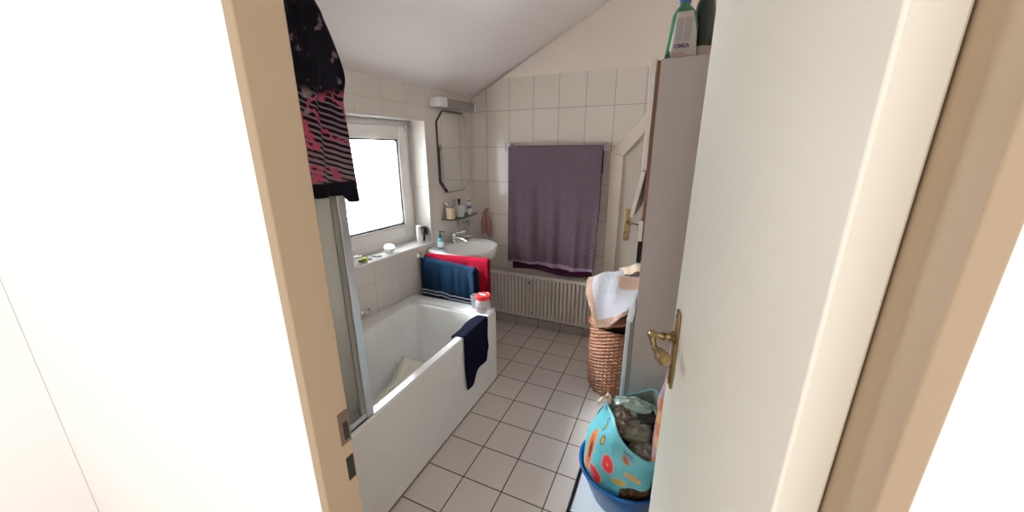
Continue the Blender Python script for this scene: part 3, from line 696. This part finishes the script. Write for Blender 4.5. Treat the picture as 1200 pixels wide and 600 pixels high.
# ================================================================== ON THE TUB EDGE
def nav(u_, v_):
    y = lerp(.560, .832, u_)
    prof = [Vector((-.075, 0, .492)), Vector((-.066, 0, .509)), Vector((-.045, 0, .5155)), Vector((-.004, 0, .5165)), Vector((.006, 0, .508)), Vector((.008, 0, .40)), Vector((.009, 0, .29)), Vector((.010, 0, .21))]
    q = prof[0]; p = catmull(prof, v_)
    if v_ > .55:
        k = sstep(.55, 1, v_); p.z += .035*k*sstep(.15, .45, u_) - .03*k*sstep(.55, .2, u_)+.07*k*sstep(.8, 1., u_)
        p.x += (.005+.004*math.sin(u_*10))*k; y += .004*math.sin(v_*14)-.008*k*sstep(.7, 1, u_)
    p.x -= .028*sstep(.25, .0, v_)*math.sin(u_*PI)*1.2*sstep(.2, .9, u_)
    p.z += .004*sstep(.5, 1, u_)*(1 if v_ < .5 else 0)*math.sin(u_*9)
    return Vector((p.x, y, p.z))
nc = thing('navy_washcloth', 'dark navy towel draped over the outer edge of the tub', 'towel', (0, .7, .51))
MB().surf(nav, 44, 60).build('cloth', fabric('navy_terry', (.003, .0035, .011), .3, 140, sheen=.03), nc, solid=.006)
MB().tube([(.013, .742, .232), (.017, .752, .222), (.013, .760, .232)], .0015, 6).build('hanging_loop', M_wht, nc)
jr = thing('red_lidded_jar', 'clear plastic jar with bright red screw lid on the tub corner', 'jar', (-.065, .93, RZ))
jc = (-.068, .925, RZ+.002)
MB().lathe([(.048, 0), (.053, .004), (.054, .045), (.050, .066), (.040, .080), (.038, .088)], jc, n=32).build('jar_body', M_clear, jr)
ld = MB().lathe([(.044, .083), (.046, .087), (.046, .108), (.043, .112), (.040, .1125), (.038, .1105), (0, .1105)], jc, n=40).build('lid', mat('bright_red_lid', (.80, .03, .03), .25), jr)
b = MB(); b.lathe([(.018, .1106), (.018, .1112), (0, .1112)], jc, n=20, sy=.6); b.prism([(jc[0]-.034, jc[1]+.004, jc[2]+.1107), (jc[0]-.010, jc[1]-.004, jc[2]+.1107), (jc[0]-.010, jc[1]+.003, jc[2]+.1107), (jc[0]-.034, jc[1]+.012, jc[2]+.1107)], (0, 0, 1), .0006)
b.build('lid_white_mark', M_sill, ld, smooth=False)  # white oval and streak on top of the lid
b = MB(); 
for k, (a_, w_, h_) in enumerate(((-1.9, .10, .014), (-1.65, .06, .02), (-1.35, .08, .016), (-1.0, .1, .015))):
    cx, cy = jc[0], jc[1]; R_ = .0546
    P = [(cx+R_*math.cos(a_), cy+R_*math.sin(a_), jc[2]+.026), (cx+R_*math.cos(a_+w_), cy+R_*math.sin(a_+w_), jc[2]+.026), (cx+R_*math.cos(a_+w_+.08), cy+R_*math.sin(a_+w_+.08), jc[2]+.026+h_), (cx+R_*math.cos(a_+.08), cy+R_*math.sin(a_+.08), jc[2]+.026+h_)]
    b.prism(P, (math.cos(a_), math.sin(a_), 0), .0006)
b.build('jar_print', mat('red_violet_print', (.45, .05, .12), .4), jr, smooth=False)
M_tray = milky('clear_ribbed_plastic', (.96, .97, .98), .45, .7)
tr_ = thing('clear_container', 'clear ribbed plastic container behind the red lidded jar on the tub corner', 'container', (-.1, .955, RZ))
b = MB(); n_ = 72
def tl(z, s): return [Vector((-.142 + (s*.017+.001*math.cos(18*2*PI*k/n_))*math.copysign(abs(math.cos(2*PI*k/n_))**.5, math.cos(2*PI*k/n_)), .945+(s*.026+.001*math.cos(18*2*PI*k/n_))*math.copysign(abs(math.sin(2*PI*k/n_))**.5, math.sin(2*PI*k/n_)), z)) for k in range(n_)]
b.loft([tl(RZ+.0062, .85), tl(RZ+.05, .95), tl(RZ+.088, 1.)], cap1=False); b.build('container_body', M_tray, tr_, solid=.0015)
b = MB(); b.tube([Vector((-.142+.018*c_, .945+.027*s_, RZ+.088)) for c_, s_ in [(1, 1), (-1, 1), (-1, -1), (1, -1), (1, 1)]], .0022, 6); b.build('container_rim', M_tray, tr_)

# ================================================================== LAUNDRY BASKET
bk = thing('wicker_laundry_basket', 'brown wicker laundry basket standing between radiator and cabinet', 'laundry basket', (.76, 1.225, 0))
m = mat('brown_wicker', (.33, .13, .055), .5); n = NT(m); X, Y, Z = n.xyz('Object')
v1 = n.noise(40, 3); v2 = n.noise(6, 2); n.lk(n.mix(n.m('MINIMUM', n.m('ADD', n.m('MULTIPLY', v1, .75), n.m('MULTIPLY', v2, .35)), 1.), (.06, .017, .007), (.32, .12, .048)), n.b.inputs['Base Color']); M_wick = m
BH = .455; ROWS = 40; ST = 22
def bsk(u_, v_):
    th = u_*2*PI; row = v_*ROWS; k = int(min(row, ROWS-1e-4)); fr_ = row-k
    r0_ = .178+.010*math.sin(v_*PI*.95+.25) 
    big = 1 if (k in (8, 9, 22, 23, 33)) else 0
    ph = (k % 2)*PI
    rr_ = r0_ + (.0028+.003*big)*math.sin(PI*fr_) + (.0075)*math.cos(th*ST+ph)*math.sin(PI*fr_) + .0015*math.sin(th*3+v_*5)
    return Vector((.76+rr_*math.cos(th), 1.225+rr_*math.sin(th), .003+v_*BH))
MB().surf(bsk, ST*10, ROWS*5).build('woven_body', M_wick, bk, solid=.006, angle=180)
def lid(u_, v_):
    th = u_*2*PI; rr_ = .195*v_*(1+.02*math.cos(th*40)); zz = .525+.072*v_*math.cos(th) + .012*(1-v_*v_)
    return Vector((.757+rr_*math.cos(th), 1.225+rr_*math.sin(th), zz+.003*math.sin(v_*70)))
ll = MB().surf(lid, 80, 50).build('basket_lid', M_wick, bk, solid=.010)
b = MB(); pth = []
for k in range(41):
    th = k/40*2*PI; pth.append((.757+.196*math.cos(th), 1.225+.196*math.sin(th), .520+.072*math.cos(th)+.003*math.sin(k*2.2)))
b.tube(pth, .010, 8); b.build('lid_rim', M_wick, bk)
# pile and towels over it
M_lin = fabric('cream_linen', (.60, .52, .42), .15, 60)
def pile(u_, v_):
    th = u_*2*PI; ph_ = v_*PI*.5; rr_ = math.cos(ph_)**.6
    return Vector((.745+.150*rr_*math.cos(th)*(1+.05*math.sin(3*th)), 1.225+.135*rr_*math.sin(th), .552+.165*math.sin(ph_)*(1+.04*math.sin(2*th))+.36*(.165*rr_*math.cos(th))*(1-.8*math.sin(ph_))))
tag(MB().surf(pile, 40, 16).build('folded_bath_mat', M_lin, solid=.01), 'cream folded bath mat under the grey towel on the basket lid', 'bath mat')
m = mat('grey_terry_tan_border', (.5, .48, .5), .95, sheen=.4, spec=.1); n = NT(m); tcn = n.nt.nodes.new('ShaderNodeTexCoord'); sp = n.nt.nodes.new('ShaderNodeSeparateXYZ'); n.lk(tcn.outputs['UV'], sp.inputs[0]); n.co = tcn.outputs['Object']
U_, V_ = sp.outputs[0], sp.outputs[1]
ed = n.m('MAXIMUM', n.m('SUBTRACT', 1., n.step(U_, .150, .165)), n.step(V_, .840, .855))
pt = n.m('MULTIPLY', n.step(U_, .60, .62), n.m('MULTIPLY', n.step(V_, .33, .35), n.m('SUBTRACT', 1., n.step(V_, .47, .49)))); ed = n.m('MAXIMUM', ed, pt)
nz_ = n.noise(150, 3); g_ = n.mix(nz_, (.30, .285, .31), (.58, .555, .585)); tn = n.mix(n.noise(70, 3), (.29, .17, .11), (.50, .32, .23))
n.lk(n.mix(ed, g_, tn), n.b.inputs['Base Color']); n.bump(nz_, .9, .008)
rows = [[(.545, 1.40, .62), (.63, 1.42, .66), (.73, 1.42, .69), (.85, 1.42, .70)],
        [(.528, 1.25, .706), (.622, 1.25, .750), (.723, 1.25, .775), (.846, 1.25, .79)],
        [(.543, 1.12, .674), (.642, 1.12, .692), (.75, 1.12, .70), (.862, 1.12, .71)],
        [(.593, 1.03, .596), (.679, 1.03, .590), (.766, 1.03, .627), (.850, 1.035, .67)],
        [(.632, 1.00, .502), (.697, 1.00, .516), (.759, 1.00, .575), (.822, 1.01, .630)]]
def gt(u_, v_):
    p = cgrid(rows, u_, v_); p.z += .004*math.sin(u_*17+v_*9); p.y -= .006*math.sin(u_*12)*v_; return p
tag(MB().surf(gt, 60, 70, uv=True).build('grey_towel', m, solid=.010), 'light grey towel with tan border thrown over the laundry basket', 'towel')
def bc_(u_, v_):
    p = cgrid([[(.70, 1.32, .765), (.76, 1.30, .80), (.82, 1.28, .825), (.862, 1.28, .83)], [(.74, 1.24, .790), (.78, 1.23, .812), (.82, 1.22, .834), (.866, 1.21, .838)], [(.75, 1.20, .772), (.79, 1.19, .790), (.83, 1.18, .812), (.866, 1.18, .815)]], u_, v_)
    p.z += .004*math.sin(u_*14); return p
tag(MB().surf(bc_, 26, 20).build('tan_cloth', fabric('tan_terry', (.60, .47, .36), .2, 80), solid=.008), 'small tan cloth lying on top of the grey towel beside the cabinet', 'cloth')

# ================================================================== TALL CABINET
CY0, CY1, CX, CZ = .62, 1.02, .872, 1.815
cb = thing('tall_cabinet', 'tall white bathroom cabinet with tip-out flaps beside the open door', 'cabinet', (1.05, .82, 0))
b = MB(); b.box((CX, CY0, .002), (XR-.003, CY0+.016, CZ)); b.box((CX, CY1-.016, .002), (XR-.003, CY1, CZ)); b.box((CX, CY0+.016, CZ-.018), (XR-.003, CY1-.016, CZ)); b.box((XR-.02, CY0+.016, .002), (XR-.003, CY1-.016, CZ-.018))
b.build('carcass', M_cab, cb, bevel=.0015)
for z in (.05, .37, .78, 1.05, 1.215, 1.40): MB().box((CX+.008, CY0+.017, z-.008), (XR-.021, CY1-.017, z+.008)).build('shelf_board', M_cabwood, cb, smooth=False)
MB().box((CX+.001, CY0+.0165, .9), (CX+.018, CY0+.03, CZ-.02)).build('brown_edging', M_cabwood, cb, smooth=False)
MB().box((CX-.0125, CY0+.002, 1.125), (CX-.0005, CY1-.002, CZ-.004)).build('core_edge', M_cabwood, cb, smooth=False)
b = MB().box((CX-.033, CY0+.001, 1.416), (CX-.014, CY1-.002, CZ+.004)); ud = b.build('upper_door', M_cabdoor, cb, bevel=.002)
b = MB().prism([(CX-.033, CY0+.001, 1.412), (CX-.015, CY0+.001, 1.412), (CX-.048, CY0+.001, 1.222), (CX-.064, CY0+.001, 1.226)], (0, 1, 0), .396); b.build('tip_out_flap', M_cabdoor, cb, bevel=.002)
b = MB(); 
for z in (1.262, 1.285): b.tube([(CX-.012, CY0+.03, z-.01), (CX+.03, CY0+.03, z+.012)], .004, 8)
b.build('flap_stay', M_alu, cb)
MB().box((CX-.024, CY0+.001, 1.125), (CX-.005, CY1-.002, 1.212)).build('narrow_drawer', M_cabdoor, cb, bevel=.002)
MB().box((CX-.020, CY0+.004, 1.03), (CX-.004, CY1-.004, 1.1235)).build('gap_shade', M_black, cb, smooth=False)  # solid black slab that paints the shade of an open gap
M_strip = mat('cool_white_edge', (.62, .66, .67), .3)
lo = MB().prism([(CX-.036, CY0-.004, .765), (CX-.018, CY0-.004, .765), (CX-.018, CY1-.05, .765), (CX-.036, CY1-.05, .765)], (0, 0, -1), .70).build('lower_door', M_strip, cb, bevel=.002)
MB().box((CX-.0175, CY0-.001, .07), (CX-.0015, CY0+.006, .76)).build('door_edging', mat('greige_edging', (.24, .21, .18), .5), cb, smooth=False)
cw = MB().prism([(.845, CY0-.006, .755), (.851, CY0-.006, .77), (.868, CY0-.006, .845), (.870, CY0-.006, .80), (.862, CY0-.006, .752)], (0, 1, 0), .008)
tag(cw.build('white_paper_slip', M_sill, bevel=.001), 'white paper slip wedged above the lower cabinet door', 'paper')

# bottles standing on the cabinet
bo = thing('cleaner_bottle', 'green cleaner spray bottle with pale printed label on the cabinet', 'spray bottle', (.93, .68, CZ))
def bl(z, w_, t_, cx=0.): 
    return [Vector((.931+cx+w_*math.copysign(abs(math.cos(2*PI*k/32))**.8, math.cos(2*PI*k/32)), .672+t_*math.copysign(abs(math.sin(2*PI*k/32))**.8, math.sin(2*PI*k/32)), CZ+z)) for k in range(32)]
MB().loft([bl(.001, .050, .028, 0), bl(.006, .054, .031, 0), bl(.06, .049, .031, .002), bl(.11, .046, .030, .004), bl(.145, .041, .028, .002), bl(.165, .028, .022, 0), bl(.178, .016, .016, 0), bl(.185, .016, .016, 0)]).build('bottle_body', mat('dark_green_plastic', (.012, .11, .045), .3), bo)
MB().loft([bl(.184, .019, .019), bl(.205, .021, .021), bl(.215, .030, .020, -.004), bl(.25, .034, .018, -.012), bl(.262, .022, .014, -.012)]).build('spray_head', mat('cobalt_plastic', (.02, .06, .28), .3), bo)
b = MB(); fr = []
def labx(v_): return lerp(-.038, -.024, math.sin(v_*PI*.5)) , lerp(.052, .040, v_)
def lab(u_, v_):
    z = lerp(.004, .150, v_); a_, c_ = lerp(-.040, -.022, v_), lerp(.053, .030, v_**2.2) 
    x = lerp(a_, c_, u_); ww = .052-.006*v_; q = max(0, 1-(abs(x-.003)/ww)**2.5)
    y = .672-(.0315*q**(1/2.5)+.0008)
    return Vector((.931+x, min(y, .655), CZ+z))
lb = MB().surf(lab, 16, 16).build('label', mat('pale_grey_label', (.46, .43, .38), .5), bo, solid=.0006)
M_txt = mat('violet_print', (.10, .05, .16), .5); rx = Matrix.Rotation(PI/2, 4, 'X')
text_mesh('label_text', 'OMSA', .019, Matrix.Translation((.934, .637, CZ+.040)) @ rx, M_txt, bo, .0006)
m = lb.data.materials[0]; n = NT(m); X, Y, Z = n.xyz('Object')
ln_ = n.m('MULTIPLY', n.step(n.m('SINE', n.m('MULTIPLY', Z, 2*PI/.0055)), -.2, .4), n.m('MULTIPLY', n.step(Z, CZ+.055, CZ+.057), n.m('SUBTRACT', 1., n.step(Z, CZ+.130, CZ+.132))))
ln_ = n.m('MULTIPLY', ln_, n.m('MULTIPLY', n.step(n.m('ABSOLUTE', n.m('SUBTRACT', X, .936)), .0015, .003), n.m('SUBTRACT', 1., n.step(n.m('ABSOLUTE', n.m('SUBTRACT', X, .936)), .024, .026))))
n.lk(n.mix(ln_, (.46, .43, .38), (.24, .21, .24)), n.b.inputs['Base Color'])
MB().box((.906, .6378, CZ+.012), (.945, .6386, CZ+.020)).build('pink_mark', mat('pink_print', (.45, .25, .25), .6), bo, smooth=False)
b = MB(); b.loft([[Vector((1.005+.022*x*s, .675+.03*y*s, CZ+z)) for x, y in ((-1, -1), (1, -1), (1, 1), (-1, 1))] for z, s in ((.001, 1), (.05, 1))]); 
db = thing('dark_bottle', 'dark green almost black bottle behind the green cleaner bottle', 'bottle', (1.0, .70, CZ))
def bl2(z, w_, t_): return [Vector((1.000+w_*math.cos(2*PI*k/24), .715+t_*math.sin(2*PI*k/24), CZ+z)) for k in range(24)]
MB().loft([bl2(.001, .034, .026), bl2(.004, .036, .028), bl2(.045, .036, .028)]).build('base_band', mat('tan_band', (.42, .36, .29), .5), db)
MB().loft([bl2(.045, .0355, .0275), bl2(.15, .036, .028), bl2(.19, .030, .024), bl2(.21, .018, .016), bl2(.26, .016, .014)]).build('bottle_body', mat('near_black_green', (.010, .018, .010), .3), db)
b.bm.free()

# ================================================================== SCALE, BASIN, BAG
scl = thing('floor_tray', 'white low box with black rim on the floor under the blue basin', 'storage box', (.86, .35, 0))
MB().box((.712, .215, .001), (.99, .47, .026)).build('tray_body', mat('pale_tray', (.66, .70, .72), .25), scl, bevel=.006)
b = MB(); b.box((.700, .205, .001), (.712, .485, .032)); b.box((.712, .47, .001), (.99, .485, .032)); b.box((.700, .19, .001), (.99, .2145, .032)); b.build('black_rim', M_black, scl, bevel=.003)
bb = thing('blue_plastic_basin', 'round blue plastic basin on the low box holding the shopping bag', 'basin', (.90, .385, .03))
BC = (.900, .392, .0275); 
MB().lathe([(.120, 0), (.128, .004), (.150, .06), (.176, .135), (.184, .160), (.192, .163), (.192, .170), (.184, .171), (.178, .162), (.170, .135), (.144, .06), (.122, .008), (0, .008)], BC, n=64).build('basin_body', mat('blue_plastic', (.008, .09, .30), .25), bb)
bag = thing('shopping_bag', 'turquoise shopping bag with fruit print standing in the blue basin', 'shopping bag', (.89, .4, .04))
# rim loop and bottom loop, control points go round: left, front-left, front, front-right, right, back-right, back, back-left
top = [(.812, .405, .470), (.845, .335, .462), (.866, .290, .446), (.903, .262, .412), (.945, .245, .390), (1.000, .250, .375), (1.035, .30, .40), (1.030, .42, .46), (.995, .50, .515), (.915, .505, .475), (.85, .48, .455)]
bot = [(.796, .395, .040), (.806, .335, .040), (.825, .300, .040), (.870, .292, .040), (.915, .290, .040), (.965, .296, .040), (.985, .34, .040), (.985, .42, .040), (.965, .475, .040), (.905, .485, .040), (.83, .465, .040)]
mid = [(.735, .400, .250), (.752, .318, .240), (.795, .262, .235), (.862, .240, .235), (.930, .235, .235), (.995, .246, .235), (1.025, .31, .25), (1.025, .42, .25), (1.0, .49, .26), (.905, .50, .26), (.79, .475, .26)]
def loopc(P, t):
    n = len(P); x = (t % 1.)*n; k = int(x) % n; f_ = x-int(x); p = [Vector(P[(k+j-1) % n]) for j in range(4)]
    return .5*((2*p[1])+(p[2]-p[0])*f_+(2*p[0]-5*p[1]+4*p[2]-p[3])*f_*f_+(3*p[1]-p[0]-3*p[2]+p[3])*f_**3)
def bagp(u_, v_):
    a, b_, c_ = loopc(bot, u_), loopc(mid, u_), loopc(top, u_)
    p = (a*(1-v_)*(1-2*v_) + b_*4*v_*(1-v_) + c_*v_*(2*v_-1)) if True else a
    w_ = .0045*math.sin(u_*47+v_*11)*math.sin(v_*PI)+.003*math.sin(u_*23-v_*17)
    d_ = (p-Vector((.9, .385, p.z))).normalized(); return p + d_*w_
m = mat('turquoise_fruit_print', (.2, .5, .52), .35); n = NT(m); tcn = n.nt.nodes.new('ShaderNodeTexCoord'); sp = n.nt.nodes.new('ShaderNodeSeparateXYZ'); n.lk(tcn.outputs['UV'], sp.inputs[0]); n.co = tcn.outputs['Object']
U_, V_ = sp.outputs[0], sp.outputs[1]
cur = n.mix(n.noise(9, 3), (.07, .36, .43), (.18, .58, .64))
#FRUITS
def fruit(cur, cu_, cv_, ru, rv, ang, cols):
    du = n.m('SUBTRACT', U_, cu_); dv = n.m('MULTIPLY', n.m('SUBTRACT', V_, cv_), .56)   # to roughly equal scale
    ca, sa = math.cos(ang), math.sin(ang)
    x = n.m('DIVIDE', n.m('ADD', n.m('MULTIPLY', du, ca), n.m('MULTIPLY', dv, sa)), ru); y = n.m('DIVIDE', n.m('SUBTRACT', n.m('MULTIPLY', dv, ca), n.m('MULTIPLY', du, sa)), rv)
    rr_ = n.m('SQRT', n.m('ADD', n.m('MULTIPLY', x, x), n.m('MULTIPLY', y, y)))
    for lim, c_ in cols:
        cur = n.mix(n.m('SUBTRACT', 1., n.step(rr_, lim-.06, lim)), cur, c_)
    return cur, x, y, rr_
GF = [(1., (.70, .30, .20)), (.90, (.62, .03, .05)), (.15, (.75, .35, .30))]
FR = [  # u, v, ru, rv, angle, colour rings
 (.108, .90, .022, .010, -1.3, [(1., (.10, .17, .07)), (.5, (.28, .26, .12))]),
 (.155, .825, .028, .018, -1.35, [(1., (.20, .15, .05)), (.55, (.42, .34, .15))]),
 (.102, .61, .125, .040, -1.45, [(1., (.72, .26, .08)), (.78, (.60, .13, .04)), (.45, (.07, .02, .02))]),
 (.240, .675, .056, .038, -1.25, GF),
 (.190, .47, .062, .036, -1.1, GF),
 (.320, .85, .032, .022, -.7, [(1., (.50, .20, .10)), (.6, (.32, .10, .05))]),
 (.375, .665, .048, .026, -.4, [(1., (.66, .42, .16)), (.8, (.60, .33, .10))]),
 (.313, .535, .042, .024, -.15, [(1., (.58, .40, .05)), (.6, (.55, .34, .05))]),
 (.088, .945, .012, .008, -1.2, [(1., (.01, .03, .10)), (.6, (.2, .5, .55))]),
]
for a in FR: cur, _, _, _ = fruit(cur, *a)
# brown pineapple band at the bottom front
pine = n.m('MULTIPLY', n.m('MULTIPLY', n.step(U_, .325, .333), n.m('SUBTRACT', 1., n.step(U_, .56, .58))), n.m('SUBTRACT', 1., n.step(n.m('SUBTRACT', V_, n.m('MULTIPLY', n.m('SUBTRACT', U_, .33), .65)), .462, .466)))
vo = n.nt.nodes.new('ShaderNodeTexVoronoi'); vo.inputs['Scale'].default_value = 46; n.lk(tcn.outputs['UV'], vo.inputs['Vector'])
cur = n.mix(pine, cur, n.mix(n.step(vo.outputs[0], .1, .6), (.30, .17, .06), (.05, .02, .01)))
n.lk(cur, n.b.inputs['Base Color'])
nt_ = n.noise(22, 3); n.bump(nt_, .5, .01)
MB().surf(bagp, 120, 40, uv=True).build('bag_body', m, bag, solid=.0015)
# printed writing on the bag front
def bag_frame(u_, v_):
    p = bagp(u_, v_); tu = (bagp(u_+.01, v_)-p).normalized(); tv = (bagp(u_, v_+.01)-p); tv = (tv-tu*tv.dot(tu)).normalized(); nn = tu.cross(tv)
    if (p+nn*.01-Vector((.9, .39, p.z))).length < (p-Vector((.9, .39, p.z))).length: nn = -nn
    return p, tu, tv, nn
p, tu, tv, nn = bag_frame(.325, .935)
mx_ = Matrix((tu, tv, nn)).transposed().to_4x4(); mx_.translation = p+nn*.006
text_mesh('bag_text', 'PLASTIC', .0105, mx_, M_txt, bag, .0003)
mx2 = mx_.copy(); mx2.translation = p+nn*.006-tv*.010+tu*.008
text_mesh('bag_small_text', 'FREE REUSE BAG', .0062, mx2, M_txt, bag)
M_lin2 = mat('grey_green_lining', (.17, .19, .155), .4, bump=(30, .6, .01))
def lin(u_, v_):
    p_ = bagp(u_, lerp(.25, .995, v_)); return p_ + (Vector((.915, .385, p_.z))-p_).normalized()*.004
MB().surf(lin, 90, 24).build('bag_lining', M_lin2, bag)
# handles
M_rope = mat('cream_rope', (.72, .62, .52), .8, bump=(200, .8, .003))
b = MB(); b.tube([(.812, .41, .455), (.804, .402, .482), (.790, .395, .490), (.783, .39, .478), (.776, .385, .470), (.770, .383, .478)], [.006, .007, .006, .008, .009, .004], 10)
b.tube([(.818, .42, .455), (.815, .415, .49), (.808, .41, .503), (.800, .40, .495)], [.005, .006, .006, .004], 10)
b.build('rope_handle', M_rope, bag)
# what is in the bag: crumpled plastic and cloth
def crumple(name, label, c_, sx, sy, sz, m_, seed, cat='plastic bag', grp=None, rough=2.1):
    rnd = random.Random(seed); ph = [(rnd.uniform(3, 9), rnd.uniform(3, 9), rnd.uniform(0, 6), rnd.uniform(.3, 1)) for _ in range(6)]
    def fn(u_, v_):
        th = u_*2*PI; fi_ = (v_-.5)*PI; rr_ = 1.
        for a, b2_, c2, w_ in ph: rr_ += rough*.06*w_*abs(math.sin(a*round(1)*math.sin(th)+b2_*fi_+c2))
        rr_ += rough*.05*math.sin(th*5+seed)*math.cos(fi_*3)
        return Vector(c_)+Vector((sx*rr_*math.cos(fi_)*math.cos(th), sy*rr_*math.cos(fi_)*math.sin(th), sz*rr_*math.sin(fi_)))
    return tag(MB().surf(fn, 36, 24).build(name, m_, angle=22), label, cat, grp)
M_olive = mat('olive_foil', (.16, .155, .11), .35, bump=(40, .8, .01)); M_dgrn = mat('grey_green_film', (.22, .30, .25), .3, bump=(35, .7, .01)); M_dkf = mat('black_film', (.004, .004, .005), .5, spec=.2); M_brn = mat('brown_cloth', (.15, .11, .085), .8)
crumple('crumpled_bag', 'pale green crumpled plastic at the back of the shopping bag', (.915, .445, .430), .075, .035, .040, M_dgrn, 3)
crumple('crumpled_bag', 'olive crumpled bag in the middle of the turquoise shopping bag', (.925, .375, .392), .055, .045, .035, M_olive, 5)
crumple('crumpled_bag', 'brown wrinkled plastic at the left inside the shopping bag', (.872, .382, .420), .032, .050, .035, M_brn, 8)
crumple('crumpled_bag', 'dark crumpled plastic at the near right of the shopping bag', (.972, .315, .345), .045, .040, .035, M_olive, 11)
crumple('crumpled_bag', 'black crumpled filling low inside the shopping bag', (.91, .37, .20), .080, .068, .11, M_dkf, 13, rough=.5)
o = MB().box((-.038, -.028, -.004), (.038, .028, .010), Matrix.Translation((.968, .405, .440)) @ Matrix.Rotation(.5, 4, 'Z') @ Matrix.Rotation(.35, 4, 'X') @ Matrix.Rotation(-.15, 4, 'Y')).build('black_box', M_dkf, bevel=.003)
tag(o, 'flat black packet lying on top inside the shopping bag', 'packet')

# orange patterned towel behind the open door
m = mat('orange_print_terry', (.7, .25, .1), .9, sheen=.3); n = NT(m); X, Y, Z = n.xyz('Object')
w_ = n.noise(14, 2); c1 = n.mix(n.step(w_, .42, .50), (.40, .30, .40), (.50, .15, .05)); c1 = n.mix(n.step(w_, .58, .62), c1, (.58, .30, .10))
n.lk(c1, n.b.inputs['Base Color']); n.bump(n.noise(120, 2), .6, .004)
def orng(u_, v_):
    z = lerp(.49, 1.02, v_); bul = .009*math.exp(-((z-.60)/.06)**2)+.006*math.exp(-((z-.74)/.04)**2)
    x = lerp(1.0165, 1.046, u_) - bul*(1-u_) - .010*sstep(.86, .70, z)*(1-u_)+.004*sstep(.9, 1.02, z)
    y = .132 + .012*math.sin(u_*9+v_*6)
    return Vector((x, y, z))
ob = MB().surf(orng, 16, 50).build('orange_towel', m, solid=.014)
tag(ob, 'orange and lilac patterned towel hanging behind the edge of the open door', 'towel')
